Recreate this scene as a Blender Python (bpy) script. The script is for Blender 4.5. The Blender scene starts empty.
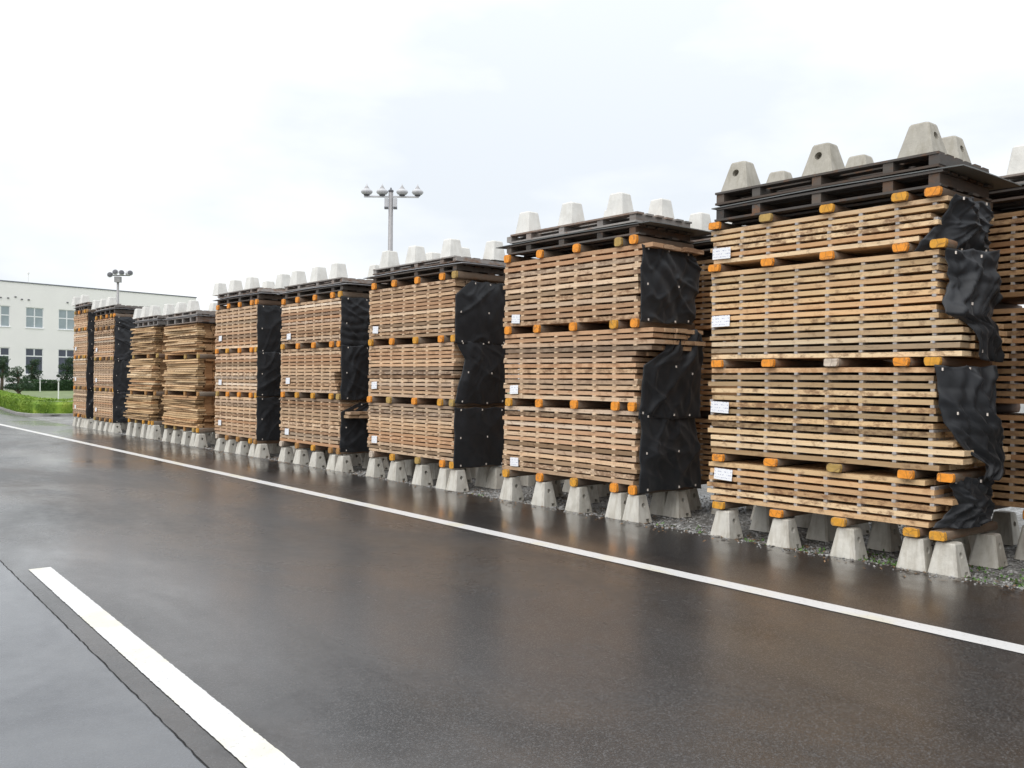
import bpy, bmesh, math, random
from mathutils import Vector, Matrix, noise as mnoise
random.seed(11)
R = math.radians
S = bpy.context.scene
C = S.collection

# ------------------------------------------------------------------ camera
EYE = 1.5
cam_d = bpy.data.cameras.new('camera')
cam = bpy.data.objects.new('camera', cam_d)
C.objects.link(cam)
S.camera = cam
cam_d.sensor_width = 36.0
cam_d.lens = 36.0 * 895.5 / 1024.0
cam_d.clip_start = 0.05
cam_d.clip_end = 3000
yaw, pitch, roll = R(39.714), R(-0.153), R(0.627)
fw = Vector((math.sin(yaw) * math.cos(pitch), math.cos(yaw) * math.cos(pitch), math.sin(pitch)))
rt = fw.cross(Vector((0, 0, 1))).normalized()
up = rt.cross(fw)
r2 = rt * math.cos(roll) + up * math.sin(roll)
u2 = -rt * math.sin(roll) + up * math.cos(roll)
mw = Matrix((r2, u2, -fw)).transposed().to_4x4()
mw.translation = (0, 0, EYE)
cam.matrix_world = mw

# ------------------------------------------------------------------ sky, sun, exposure
SUN_EL, SUN_AZ = R(48), R(-96)          # azimuth from +Y towards +X: over the road, facing the stacks
W = bpy.data.worlds.new('World')
S.world = W
W.use_nodes = True
nt = W.node_tree
nt.nodes.clear()
def wn(t, **k):
    n = nt.nodes.new(t)
    for a, b in k.items():
        setattr(n, a, b)
    return n
wo = wn('ShaderNodeOutputWorld')
bg = wn('ShaderNodeBackground')
sky = wn('ShaderNodeTexSky', sky_type='NISHITA', sun_disc=False, sun_elevation=SUN_EL, sun_rotation=SUN_AZ)
tc = wn('ShaderNodeTexCoord')
mp = wn('ShaderNodeMapping')
mp.inputs['Scale'].default_value = (1.0, 1.0, 2.6)
ns = wn('ShaderNodeTexNoise')
ns.inputs['Scale'].default_value = 2.3
ns.inputs['Detail'].default_value = 6
ns.inputs['Roughness'].default_value = 0.5
rp = wn('ShaderNodeValToRGB')
rp.color_ramp.elements[0].position = 0.38
rp.color_ramp.elements[0].color = (6.1, 6.45, 6.85, 1)      # thinner, bluish cloud
rp.color_ramp.elements[1].position = 0.72
rp.color_ramp.elements[1].color = (8.9, 8.9, 8.9, 1)      # bright white overcast
mx = wn('ShaderNodeMixRGB')
mx.inputs[0].default_value = 0.93
sxyz = wn('ShaderNodeSeparateXYZ')
nt.links.new(tc.outputs['Generated'], sxyz.inputs[0])
sq = wn('ShaderNodeMath', operation='MULTIPLY')
nt.links.new(sxyz.outputs[2], sq.inputs[0]); nt.links.new(sxyz.outputs[2], sq.inputs[1])
lum = wn('ShaderNodeMath', operation='MULTIPLY_ADD')      # overcast sky: brighter towards the zenith
nt.links.new(sq.outputs[0], lum.inputs[0]); lum.inputs[1].default_value = 1.0; lum.inputs[2].default_value = 1.0
vs = wn('ShaderNodeVectorMath', operation='SCALE')
nt.links.new(tc.outputs['Generated'], mp.inputs[0])
nt.links.new(mp.outputs[0], ns.inputs[0])
nt.links.new(ns.outputs[0], rp.inputs[0])
nt.links.new(sky.outputs[0], mx.inputs[1])
nt.links.new(rp.outputs[0], vs.inputs[0])
nt.links.new(lum.outputs[0], vs.inputs['Scale'])
nt.links.new(vs.outputs[0], mx.inputs[2])
nt.links.new(mx.outputs[0], bg.inputs[0])
bg.inputs[1].default_value = 0.1
nt.links.new(bg.outputs[0], wo.inputs[0])

sun_d = bpy.data.lights.new('sun', 'SUN')
sun_d.energy = 1.1
sun_d.angle = R(60)
sun_d.color = (1.0, 0.97, 0.93)
sun = bpy.data.objects.new('sun', sun_d)
C.objects.link(sun)
sdir = Vector((math.sin(SUN_AZ) * math.cos(SUN_EL), math.cos(SUN_AZ) * math.cos(SUN_EL), math.sin(SUN_EL)))
sun.rotation_euler = sdir.to_track_quat('Z', 'Y').to_euler()
sun.location = (-10, 5, 30)

S.view_settings.view_transform = 'Standard'
S.view_settings.look = 'None'
S.view_settings.exposure = 0.5
S.view_settings.gamma = 1.0

# ------------------------------------------------------------------ materials
class N:
    """small node helper"""
    def __init__(s, name):
        s.m = bpy.data.materials.new(name)
        s.m.use_nodes = True
        s.t = s.m.node_tree
        s.b = s.t.nodes['Principled BSDF']
        s.out = s.t.nodes['Material Output']
        s._tc = None
    def n(s, t, ins=None, **k):
        q = s.t.nodes.new(t)
        for a, b in k.items():
            setattr(q, a, b)
        for a, b in (ins or {}).items():
            if hasattr(b, 'is_linked') or isinstance(b, bpy.types.NodeSocket):
                s.t.links.new(b, q.inputs[a])
            else:
                q.inputs[a].default_value = b
        return q
    def set(s, **k):
        for a, b in k.items():
            a = a.replace('_', ' ')
            if isinstance(b, bpy.types.NodeSocket):
                s.t.links.new(b, s.b.inputs[a])
            else:
                s.b.inputs[a].default_value = b
    def co(s, kind='Object', scale=(1, 1, 1), off=None):
        if s._tc is None:
            s._tc = s.n('ShaderNodeTexCoord')
        src = s._tc.outputs[kind]
        if off is not None:
            src = s.n('ShaderNodeVectorMath', {0: src, 1: off}, operation='ADD').outputs[0]
        return s.n('ShaderNodeMapping', {0: src, 'Scale': scale}).outputs[0]
    def world(s, scale=(1, 1, 1)):
        g = s.n('ShaderNodeNewGeometry')
        return s.n('ShaderNodeMapping', {0: g.outputs['Position'], 'Scale': scale}).outputs[0]
    def noise(s, v, scale, detail=3, rough=0.5, dist=0.0):
        return s.n('ShaderNodeTexNoise', {'Vector': v, 'Scale': scale, 'Detail': detail, 'Roughness': rough, 'Distortion': dist}).outputs[0]
    def ramp(s, f, stops, interp='LINEAR'):
        q = s.n('ShaderNodeValToRGB', {0: f})
        q.color_ramp.interpolation = interp
        e = q.color_ramp.elements
        while len(e) < len(stops):
            e.new(0.5)
        for i, (p, c) in enumerate(stops):
            e[i].position = p
            e[i].color = (c[0], c[1], c[2], 1) if not isinstance(c, (int, float)) else (c, c, c, 1)
        return q.outputs[0]
    def mix(s, f, a, b, mode='MIX'):
        ca = a if isinstance(a, bpy.types.NodeSocket) else (a[0], a[1], a[2], 1)
        cb = b if isinstance(b, bpy.types.NodeSocket) else (b[0], b[1], b[2], 1)
        return s.n('ShaderNodeMixRGB', {0: f, 1: ca, 2: cb}, blend_type=mode).outputs[0]
    def math(s, op, a, b=0.0):
        return s.n('ShaderNodeMath', {0: a, 1: b}, operation=op).outputs[0]
    def rand(s):
        return s.n('ShaderNodeObjectInfo').outputs['Random']
    def bump(s, h, strength, dist=0.01):
        s.t.links.new(s.n('ShaderNodeBump', {'Height': h, 'Strength': strength, 'Distance': dist}).outputs[0], s.b.inputs['Normal'])

def plank_mat(name, stops, stain, grey, greyed=1.0):
    m = N(name)
    r = m.rand()
    k = m.math('MULTIPLY', r, 57.0)
    off = m.n('ShaderNodeCombineXYZ', {0: k, 1: k, 2: k}).outputs[0]
    base = m.ramp(r, stops)
    g = m.noise(m.co(scale=(9, 1.1, 30), off=off), 2.2, 5, 0.65)          # grain along the board
    base = m.mix(m.ramp(g, [(0.40, 0), (0.72, 0.5)]), base, stain, 'MULTIPLY')
    big = m.noise(m.co(scale=(1.5, 0.9, 2), off=off), 1.5, 3, 0.6)
    base = m.mix(m.ramp(big, [(0.54, 0), (0.76, 0.5)]), base, grey)
    blot = m.noise(m.co(scale=(2, 3.6, 6), off=off), 2.6, 4, 0.7)
    r2_ = m.math('FRACT', m.math('MULTIPLY', r, 37.7))
    dirty = m.ramp(r2_, [(0.62, 0.0), (1.0, 0.16)])
    base = m.mix(m.ramp(m.math('ADD', blot, dirty), [(0.54, 0), (0.72, 0.8)]), base, (0.20, 0.10, 0.05))
    tone = m.ramp(m.math('FRACT', m.math('MULTIPLY', r, 91.3)), [(0.0, 0.42), (0.16, 0.66), (0.42, 0.93), (1.0, 1.0)])
    base = m.mix(1.0, base, tone, 'MULTIPLY')
    r3 = m.math('FRACT', m.math('MULTIPLY', r, 213.7))
    base = m.mix(m.ramp(r3, [(0.70, 0.0), (0.80, 0.4), (1.0, 0.55)]), base, tuple(x * f for x, f in zip(stops[0][1], (0.74, 0.56, 0.46))))     # reddish heartwood
    base = m.mix(m.ramp(r3, [(0.0, 0.5 * greyed), (0.10, 0.35 * greyed), (0.16, 0.0)]), base, grey)                                             # greyed boards
    fine = m.noise(m.co(scale=(60, 6, 160), off=off), 3.0, 2)
    base = m.mix(m.ramp(fine, [(0.35, 0.0), (0.7, 0.25)]), base, (0.85, 0.8, 0.75), 'MULTIPLY')
    m.set(Base_Color=base, Roughness=0.72)
    m.b.inputs['Specular IOR Level'].default_value = 0.3
    m.bump(g, 0.35, 0.004)
    return m.m

M = {}
M['plank'] = plank_mat('sawn_plank_tan', [(0.0, (0.88, 0.64, 0.37)), (0.3, (0.74, 0.515, 0.28)), (0.6, (0.91, 0.70, 0.445)), (0.87, (0.60, 0.385, 0.20)), (1.0, (0.94, 0.78, 0.55))], (0.74, 0.58, 0.44), (0.46, 0.33, 0.21), 0.4)
M['plank_pale'] = plank_mat('sawn_plank_pale', [(0.0, (0.80, 0.575, 0.37)), (0.3, (0.57, 0.38, 0.225)), (0.55, (0.88, 0.68, 0.475)), (0.8, (0.45, 0.275, 0.155)), (1.0, (0.94, 0.80, 0.63))], (0.68, 0.50, 0.40), (0.36, 0.27, 0.20))
M['plank_rough'] = plank_mat('waney_plank_yellow', [(0.0, (0.74, 0.52, 0.29)), (0.35, (0.56, 0.37, 0.19)), (0.6, (0.82, 0.61, 0.37)), (0.8, (0.44, 0.27, 0.13)), (1.0, (0.88, 0.70, 0.46))], (0.72, 0.52, 0.34), (0.42, 0.29, 0.15))
M['plank_dark'] = plank_mat('shaded_plank_brown', [(0.0, (0.56, 0.36, 0.19)), (0.4, (0.42, 0.26, 0.13)), (0.7, (0.66, 0.45, 0.25)), (1.0, (0.48, 0.30, 0.16))], (0.7, 0.5, 0.36), (0.22, 0.15, 0.09))  # shade of the back row and inner ragged boards put into darker browns

def stick_mat(name, a, b, c):
    m = N(name)
    v = m.world((1, 1, 1))
    m.set(Base_Color=m.ramp(m.noise(v, 23, 2), [(0.35, a), (0.5, b), (0.66, c)]), Roughness=0.8)
    return m.m
M['sticker'] = stick_mat('sticker_wood_grey', (0.40, 0.33, 0.26), (0.36, 0.355, 0.37), (0.56, 0.45, 0.33))
M['sticker_tan'] = stick_mat('sticker_wood_tan', (0.70, 0.53, 0.35), (0.56, 0.40, 0.26), (0.80, 0.62, 0.44))

def simple(name, col, rough=0.7, var=0.25, scale=6.0, bump=0.0, bs=40, spec=0.4, metal=0.0):
    m = N(name)
    v = m.co()
    a = m.noise(v, scale, 5, 0.6)
    lo = tuple(x * (1 - var) for x in col)
    hi = tuple(min(1, x * (1 + var)) for x in col)
    m.set(Base_Color=m.ramp(a, [(0.3, lo), (0.7, hi)]), Roughness=rough, Metallic=metal)
    m.b.inputs['Specular IOR Level'].default_value = spec
    if bump:
        m.bump(m.noise(v, bs, 3), bump, 0.006)
    return m.m

def concrete(name, col, stain):
    m = N(name)
    r = m.rand()
    k = m.math('MULTIPLY', r, 31.0)
    off = m.n('ShaderNodeCombineXYZ', {0: k, 1: k, 2: k}).outputs[0]
    v = m.co(off=off)
    a = m.noise(v, 5.5, 5, 0.65)
    c = m.ramp(a, [(0.3, tuple(x * 0.84 for x in col)), (0.55, col), (0.75, tuple(min(0.85, x * 1.08) for x in col))])
    streak = m.noise(m.co(scale=(9, 9, 1.2), off=off), 2.0, 4, 0.6)
    c = m.mix(m.ramp(streak, [(0.46, 0), (0.70, 0.75)]), c, stain)
    c = m.mix(m.ramp(m.noise(v, 2.6, 4, 0.7), [(0.54, 0), (0.70, 0.5)]), c, tuple(x * 0.8 for x in stain))
    pit = m.noise(v, 70, 3, 0.6)
    c = m.mix(m.ramp(pit, [(0.62, 0), (0.75, 0.45)]), c, tuple(x * 0.55 for x in col))
    m.set(Base_Color=c, Roughness=0.85)
    m.b.inputs['Specular IOR Level'].default_value = 0.25
    m.bump(pit, 0.45, 0.006)
    return m.m
M['concrete'] = concrete('pier_concrete_weathered', (0.60, 0.575, 0.515), (0.40, 0.365, 0.30))
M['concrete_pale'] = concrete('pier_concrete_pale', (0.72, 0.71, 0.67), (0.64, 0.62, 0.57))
M['concrete_warm'] = concrete('block_concrete_warm', (0.43, 0.405, 0.35), (0.31, 0.285, 0.23))
M['concrete_dark'] = simple('pier_concrete_hollow', (0.22, 0.21, 0.19), 0.9, 0.2)
M['bearer'] = plank_mat('bearer_log_grey', [(0.0, (0.23, 0.17, 0.125)), (0.5, (0.17, 0.125, 0.09)), (1.0, (0.27, 0.215, 0.165))], (0.6, 0.5, 0.42), (0.22, 0.19, 0.16))

def paint(name, col, worn):
    m = N(name)
    r = m.rand()
    k = m.math('MULTIPLY', r, 41.0)
    off = m.n('ShaderNodeCombineXYZ', {0: k, 1: k, 2: k}).outputs[0]
    v = m.co(off=off)
    a = m.noise(v, 26, 4, 0.65)
    c = m.ramp(a, [(0.3, tuple(x * 0.72 for x in col)), (0.55, col), (0.8, tuple(min(1, x * 1.15) for x in col))])
    w = m.noise(v, 16, 4, 0.6)
    c = m.mix(m.ramp(w, [(0.56, 0), (0.68, 0.85)]), c, worn)
    cr = m.n('ShaderNodeTexVoronoi', {'Vector': m.co(off=off, scale=(1, 1, 0.7)), 'Scale': 8.0}, feature='DISTANCE_TO_EDGE').outputs['Distance']
    c = m.mix(m.ramp(cr, [(0.0, 0.55), (0.03, 0.0)]), c, (0.10, 0.05, 0.02))
    m.set(Base_Color=c, Roughness=0.65)
    m.bump(a, 0.5, 0.005)
    return m.m
M['orange'] = paint('end_paint_orange', (0.86, 0.31, 0.025), (0.45, 0.2, 0.06))
M['ochre'] = paint('end_paint_ochre', (0.70, 0.33, 0.03), (0.34, 0.2, 0.07))
M['olive'] = paint('end_paint_faded', (0.46, 0.30, 0.085), (0.3, 0.22, 0.1))
M['brown'] = paint('end_paint_brown', (0.42, 0.21, 0.06), (0.26, 0.16, 0.08))
M['bare'] = paint('end_bare', (0.62, 0.52, 0.42), (0.4, 0.32, 0.25))
M['pallet'] = plank_mat('pallet_wood_dark', [(0.0, (0.13, 0.115, 0.10)), (0.5, (0.085, 0.075, 0.068)), (1.0, (0.17, 0.15, 0.13))], (0.6, 0.55, 0.5), (0.11, 0.105, 0.10))
M['pallet_grey'] = plank_mat('pallet_wood_grey', [(0.0, (0.34, 0.32, 0.30)), (0.5, (0.26, 0.24, 0.225)), (1.0, (0.40, 0.38, 0.36))], (0.65, 0.6, 0.56), (0.24, 0.23, 0.225))

def sheet_mat():
    m = N('cover_sheet_grey')
    v = m.co()
    c = m.ramp(m.noise(v, 3, 4), [(0.3, (0.10, 0.105, 0.10)), (0.7, (0.17, 0.175, 0.17))])
    m.set(Base_Color=c, Roughness=0.45)
    return m.m
M['sheet'] = sheet_mat()
M['sheet_pale'] = simple('cover_sheet_pale', (0.33, 0.33, 0.34), 0.5, 0.2, 3)

def tarp_mat():
    m = N('black_mesh_cloth')
    v = m.co()
    c = m.ramp(m.noise(v, 5, 4), [(0.3, (0.007, 0.008, 0.010)), (0.7, (0.016, 0.018, 0.022))])
    m.set(Base_Color=c, Roughness=0.55)
    m.b.inputs['Specular IOR Level'].default_value = 0.45
    m.b.inputs['Sheen Weight'].default_value = 0.12
    m.bump(m.noise(v, 260, 1), 0.25, 0.002)
    return m.m
M['tarp'] = tarp_mat()
M['pin'] = simple('pin_white', (0.78, 0.70, 0.62), 0.5, 0.08)

def tag_mat():
    m = N('paper_tag_printed')
    co = m.co()
    # printed rows of small type: bands across, broken into words
    sep = m.n('ShaderNodeSeparateXYZ', {0: co})
    row = m.math('FRACT', m.math('MULTIPLY', sep.outputs['Z'], 34.0))
    rowm = m.math('GREATER_THAN', row, 0.62)
    words = m.math('GREATER_THAN', m.noise(m.co(scale=(1, 60, 34)), 1.6, 1), 0.52)
    ink = m.math('MULTIPLY', m.math('MULTIPLY', rowm, words), 0.75)
    m.set(Base_Color=m.mix(ink, (0.84, 0.845, 0.86), (0.36, 0.38, 0.52)), Roughness=0.5)
    return m.m
M['tag'] = tag_mat()

def asphalt(name, dark, light, rlo, rhi, tint, pool=True, film=0.88, speck=0.85):
    m = N(name)
    g = m.world()
    grain = m.noise(g, 240, 2, 0.75)
    stone = m.n('ShaderNodeTexVoronoi', {'Vector': g, 'Scale': 150.0}).outputs['Color']
    sv = m.n('ShaderNodeSeparateColor', {0: stone}).outputs[0]
    c = m.ramp(m.noise(g, 0.45, 5, 0.62), [(0.32, dark), (0.68, light)])
    # broad soft brown patches
    stain = m.noise(m.world((0.75, 0.4, 1)), 0.62, 5, 0.6, 0.6)
    c = m.mix(m.ramp(stain, [(0.44, 0), (0.62, 0.95)]), c, tint)
    c = m.mix(m.ramp(m.noise(m.world((1, 0.55, 1)), 0.9, 5, 0.65), [(0.50, 0), (0.64, 0.94 * min(1.0, speck))]), c, tuple(x * 0.4 for x in dark))
    c = m.mix(m.ramp(sv, [(0.62, 0), (0.97, speck)]), c, tuple(min(1, x * 3.2) for x in light))
    c = m.mix(m.ramp(grain, [(0.32, 0.55), (0.6, 0.0)]), c, tuple(x * 0.35 for x in dark))
    # how wet: broad patches, and water standing along the low outer edge of the road
    wet = m.noise(m.world((1.0, 0.42, 1)), 0.5, 6, 0.62, 0.5)
    fine = m.noise(g, 9, 3, 0.6)
    wv = m.math('ADD', wet, m.math('MULTIPLY', m.math('SUBTRACT', fine, 0.5), 0.14))
    if pool:
        gx = m.n('ShaderNodeSeparateXYZ', {0: g}).outputs[0]
        low = m.n('ShaderNodeMapRange', {0: gx, 1: 5.0, 2: 6.6, 3: 0.0, 4: 0.2}).outputs[0]
        wv = m.math('SUBTRACT', wv, low)
    m.set(Base_Color=c, Roughness=m.ramp(wv, [(0.3, 0.32), (0.6, 0.5)]), IOR=1.45)
    # the film of rain water over the stone
    m.b.inputs['Coat IOR'].default_value = 1.42
    poke = m.ramp(m.math('ADD', sv, m.math('MULTIPLY', m.math('SUBTRACT', grain, 0.5), 1.2)), [(0.45, 1.0), (0.95, 0.45)])      # stones that stand out of the film
    cw = m.ramp(wv, [(0.26, 1.0), (0.40, film), (0.50, film * 0.85), (0.62, film * 0.4)])
    dry = m.ramp(wv, [(0.26, 0.0), (0.42, 1.0)])
    poke = m.math('SUBTRACT', 1.0, m.math('MULTIPLY', dry, m.math('SUBTRACT', 1.0, poke)))
    m.set(Coat_Weight=m.math('MULTIPLY', cw, poke), Coat_Roughness=m.ramp(wv, [(0.24, rlo), (0.40, rlo + (rhi - rlo) * 0.6), (0.62, rhi)]))
    cb = m.n('ShaderNodeBump', {'Height': m.math('ADD', m.noise(g, 60, 2), m.math('MULTIPLY', grain, 0.35)), 'Strength': m.ramp(wv, [(0.3, 0.02), (0.6, 0.08)]), 'Distance': 0.004})
    m.t.links.new(cb.outputs[0], m.b.inputs['Coat Normal'])
    h = m.math('ADD', m.math('MULTIPLY', grain, 0.6), m.math('MULTIPLY', sv, 0.5))
    bs = m.ramp(wv, [(0.28, 0.2), (0.55, 0.5)])
    b = m.n('ShaderNodeBump', {'Height': h, 'Strength': bs, 'Distance': 0.003})
    m.t.links.new(b.outputs[0], m.b.inputs['Normal'])
    return m.m
M['asphalt'] = asphalt('wet_asphalt', (0.018, 0.0176, 0.0178), (0.033, 0.0323, 0.0322), 0.13, 0.32, (0.044, 0.029, 0.017))
M['asphalt_old'] = asphalt('wet_asphalt_old_lane', (0.075, 0.080, 0.088), (0.110, 0.116, 0.126), 0.12, 0.24, (0.09, 0.095, 0.102), False, 0.9, 0.18)
M['crack'] = simple('joint_crack', (0.012, 0.012, 0.012), 0.9, 0.2)

def line_mat():
    m = N('road_line_white')
    g = m.world()
    wear = m.noise(g, 42, 4, 0.75)
    big = m.noise(g, 2.2, 3)
    c = m.mix(m.ramp(big, [(0.50, 0), (0.62, 0.7)]), (0.62, 0.62, 0.615), (0.62, 0.59, 0.47))
    c = m.mix(m.ramp(wear, [(0.58, 0), (0.70, 0.75)]), c, (0.30, 0.29, 0.28))
    m.set(Base_Color=c, Roughness=0.38)
    m.bump(m.noise(g, 130, 2), 0.25, 0.003)
    return m.m
M['line'] = line_mat()

def gravel_mat():
    m = N('gravel_grey')
    g = m.world()
    vo = m.n('ShaderNodeTexVoronoi', {'Vector': g, 'Scale': 30.0})
    sv = m.n('ShaderNodeSeparateColor', {0: vo.outputs['Color']}).outputs[0]
    c = m.ramp(sv, [(0.0, (0.12, 0.12, 0.115)), (0.5, (0.27, 0.27, 0.26)), (0.85, (0.38, 0.38, 0.37)), (1.0, (0.55, 0.55, 0.54))])
    c = m.mix(m.ramp(m.noise(g, 1.4, 4), [(0.4, 0.55), (0.65, 0.0)]), c, (0.12, 0.11, 0.09))
    m.set(Base_Color=c, Roughness=0.6)
    m.bump(m.math('SUBTRACT', 1.0, vo.outputs['Distance']), 1.0, 0.03)
    return m.m
M['gravel'] = gravel_mat()
M['pebble'] = simple('pebble', (0.30, 0.295, 0.285), 0.55, 0.7, 9)

def foliage(name, a, b, c, scale=3.0):
    m = N(name)
    g = m.world()
    col = m.ramp(m.noise(g, scale, 4, 0.65), [(0.32, a), (0.52, b), (0.72, c)])
    m.set(Base_Color=col, Roughness=0.6)
    m.b.inputs['Specular IOR Level'].default_value = 0.25
    return m.m
M['leaf_hedge'] = foliage('leaf_hedge_bright', (0.10, 0.19, 0.022), (0.20, 0.315, 0.035), (0.33, 0.41, 0.07), 2.2)
M['leaf_dark'] = foliage('leaf_hedge_dark', (0.03, 0.065, 0.03), (0.05, 0.10, 0.04), (0.075, 0.13, 0.055))
M['leaf_pine'] = foliage('leaf_pine', (0.03, 0.06, 0.036), (0.055, 0.095, 0.05), (0.09, 0.135, 0.07), 2.0)
M['leaf_weed'] = foliage('leaf_weed', (0.06, 0.12, 0.03), (0.10, 0.19, 0.05), (0.17, 0.27, 0.08), 9)
M['bark'] = simple('bark', (0.10, 0.075, 0.055), 0.9, 0.3, 8, 0.5)
M['bark_scrap'] = simple('bark_scrap', (0.22, 0.14, 0.08), 0.8, 0.6, 7)
M['lawn'] = foliage('lawn_grass', (0.11, 0.15, 0.06), (0.155, 0.20, 0.085), (0.20, 0.24, 0.11), 1.3)
M['earth'] = simple('far_ground', (0.20, 0.20, 0.19), 0.8, 0.2, 0.4)
M['kerb'] = simple('kerb_concrete', (0.27, 0.265, 0.25), 0.8, 0.25, 3, 0.2)
M['wall'] = simple('wall_cream_render', (0.90, 0.875, 0.85), 0.8, 0.03, 0.4)
M['trim'] = simple('roof_trim_grey', (0.16, 0.17, 0.20), 0.5, 0.1)
M['frame'] = simple('window_frame_white', (0.82, 0.83, 0.84), 0.5, 0.05)
M['pane'] = simple('window_glass_curtained', (0.33, 0.385, 0.41), 0.12, 0.10, 1.5)
M['pane_dark'] = simple('window_glass_dark', (0.075, 0.085, 0.115), 0.10, 0.2, 1.0)
M['vent'] = simple('vent_grey', (0.16, 0.16, 0.17), 0.6, 0.1)
M['steel'] = simple('galvanised_steel', (0.33, 0.32, 0.32), 0.5, 0.12, 9, spec=0.5, metal=0.3)
M['lamp_white'] = simple('lamp_shade_white', (0.52, 0.52, 0.53), 0.35, 0.06)
M['lamp_dark'] = simple('lamp_fitting_dark', (0.10, 0.10, 0.11), 0.45, 0.1)
M['post_white'] = simple('post_white', (0.78, 0.78, 0.76), 0.5, 0.04)

# ------------------------------------------------------------------ mesh helpers
class MB:
    def __init__(s):
        s.v, s.f = [], []
    def box(s, x0, x1, y0, y1, z0, z1):
        b = len(s.v)
        s.v += [(x0, y0, z0), (x1, y0, z0), (x1, y1, z0), (x0, y1, z0), (x0, y0, z1), (x1, y0, z1), (x1, y1, z1), (x0, y1, z1)]
        s.f += [tuple(b + i for i in q) for q in ((0, 3, 2, 1), (4, 5, 6, 7), (0, 1, 5, 4), (1, 2, 6, 5), (2, 3, 7, 6), (3, 0, 4, 7))]
        return s
    def quad(s, *p):
        b = len(s.v)
        s.v += [tuple(q) for q in p]
        s.f.append(tuple(range(b, b + len(p))))
        return s
    def rings(s, loops, cap0=True, cap1=True, closed=True):
        b = len(s.v)
        n = len(loops[0])
        for l in loops:
            s.v += [tuple(p) for p in l]
        for i in range(len(loops) - 1):
            for j in range(n if closed else n - 1):
                k = (j + 1) % n
                s.f.append((b + i * n + j, b + i * n + k, b + (i + 1) * n + k, b + (i + 1) * n + j))
        if cap0:
            s.f.append(tuple(b + j for j in reversed(range(n))))
        if cap1:
            s.f.append(tuple(b + (len(loops) - 1) * n + j for j in range(n)))
        return s
    def lathe(s, prof, n=14, cx=0, cy=0, cz=0):
        return s.rings([[(cx + r * math.cos(2 * math.pi * j / n), cy + r * math.sin(2 * math.pi * j / n), cz + z) for j in range(n)] for r, z in prof])
    def tube(s, pts, rad, n=8):
        loops = []
        for i, p in enumerate(pts):
            p = Vector(p)
            d = Vector(pts[min(i + 1, len(pts) - 1)]) - Vector(pts[max(i - 1, 0)])
            q = d.to_track_quat('Z', 'Y')
            r = rad[i] if isinstance(rad, (list, tuple)) else rad
            loops.append([p + q @ Vector((r * math.cos(2 * math.pi * j / n), r * math.sin(2 * math.pi * j / n), 0)) for j in range(n)])
        return s.rings(loops)
    def mesh(s, name, mat, smooth=False):
        me = bpy.data.meshes.new(name)
        me.from_pydata([tuple(p) for p in s.v], [], s.f)
        me.materials.append(mat)
        if smooth:
            me.polygons.foreach_set('use_smooth', [True] * len(me.polygons))
        me.update()
        return me
    def obj(s, name, mat, parent=None, smooth=False):
        return link(name, s.mesh(name, mat, smooth), parent)

def link(name, data, parent=None, loc=None):
    o = bpy.data.objects.new(name, data)
    C.objects.link(o)
    if parent is not None:
        o.parent = parent
    if loc is not None:
        o.location = loc
    return o
def tag(o, label=None, cat=None, group=None, kind=None):
    if label: o['label'] = label
    if cat: o['category'] = cat
    if group: o['group'] = group
    if kind: o['kind'] = kind
    return o
def empty(name, loc, label, cat, group=None):
    o = link(name, None, loc=loc)
    return tag(o, label, cat, group)

U = random.uniform

# ------------------------------------------------------------------ ground
def sheet(name, pts, z, mat, cuts=0):
    m = MB()
    m.quad(*[(x, y, z) for x, y in pts])
    o = m.obj(name, mat)
    tag(o, kind='structure')
    return o
sheet('ground', [(-1500, -1500), (1500, -1500), (1500, 1500), (-1500, 1500)], -0.06, M['earth'])
# the road: one sheet whose far edge runs round the hedge
EDGE_X = 7.19
kerb_line = [(10.5, 66.0), (9.15, 55.0), (8.25, 47.2), (7.75, 42.0), (7.50, 39.3), (7.62, 38.2), (8.05, 37.6), (8.8, 37.35), (11.0, 37.3), (18.0, 37.3), (30.0, 37.3)]
m = MB()
m.quad((-60, -40, 0), (EDGE_X, -40, 0), (EDGE_X, 31.0, 0), (7.3, 36.6, 0), (7.45, 39.3, 0), (7.7, 42.0, 0), (8.2, 47.2, 0), (9.1, 55.0, 0), (10.45, 66.0, 0), (12.5, 84.0, 0), (14, 160, 0), (-60, 160, 0))
tag(m.obj('road', M['asphalt']), kind='structure')
# ragged broken edge of the asphalt is the side of the gravel bed, a little lower
m = MB()
m.quad((EDGE_X - 0.02, -40, -0.03), (60, -40, -0.03), (60, 37.4, -0.03), (7.3, 37.4, -0.03), (EDGE_X - 0.02, 31.0, -0.03))
tag(m.obj('gravel_yard', M['gravel']), kind='structure')
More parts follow.
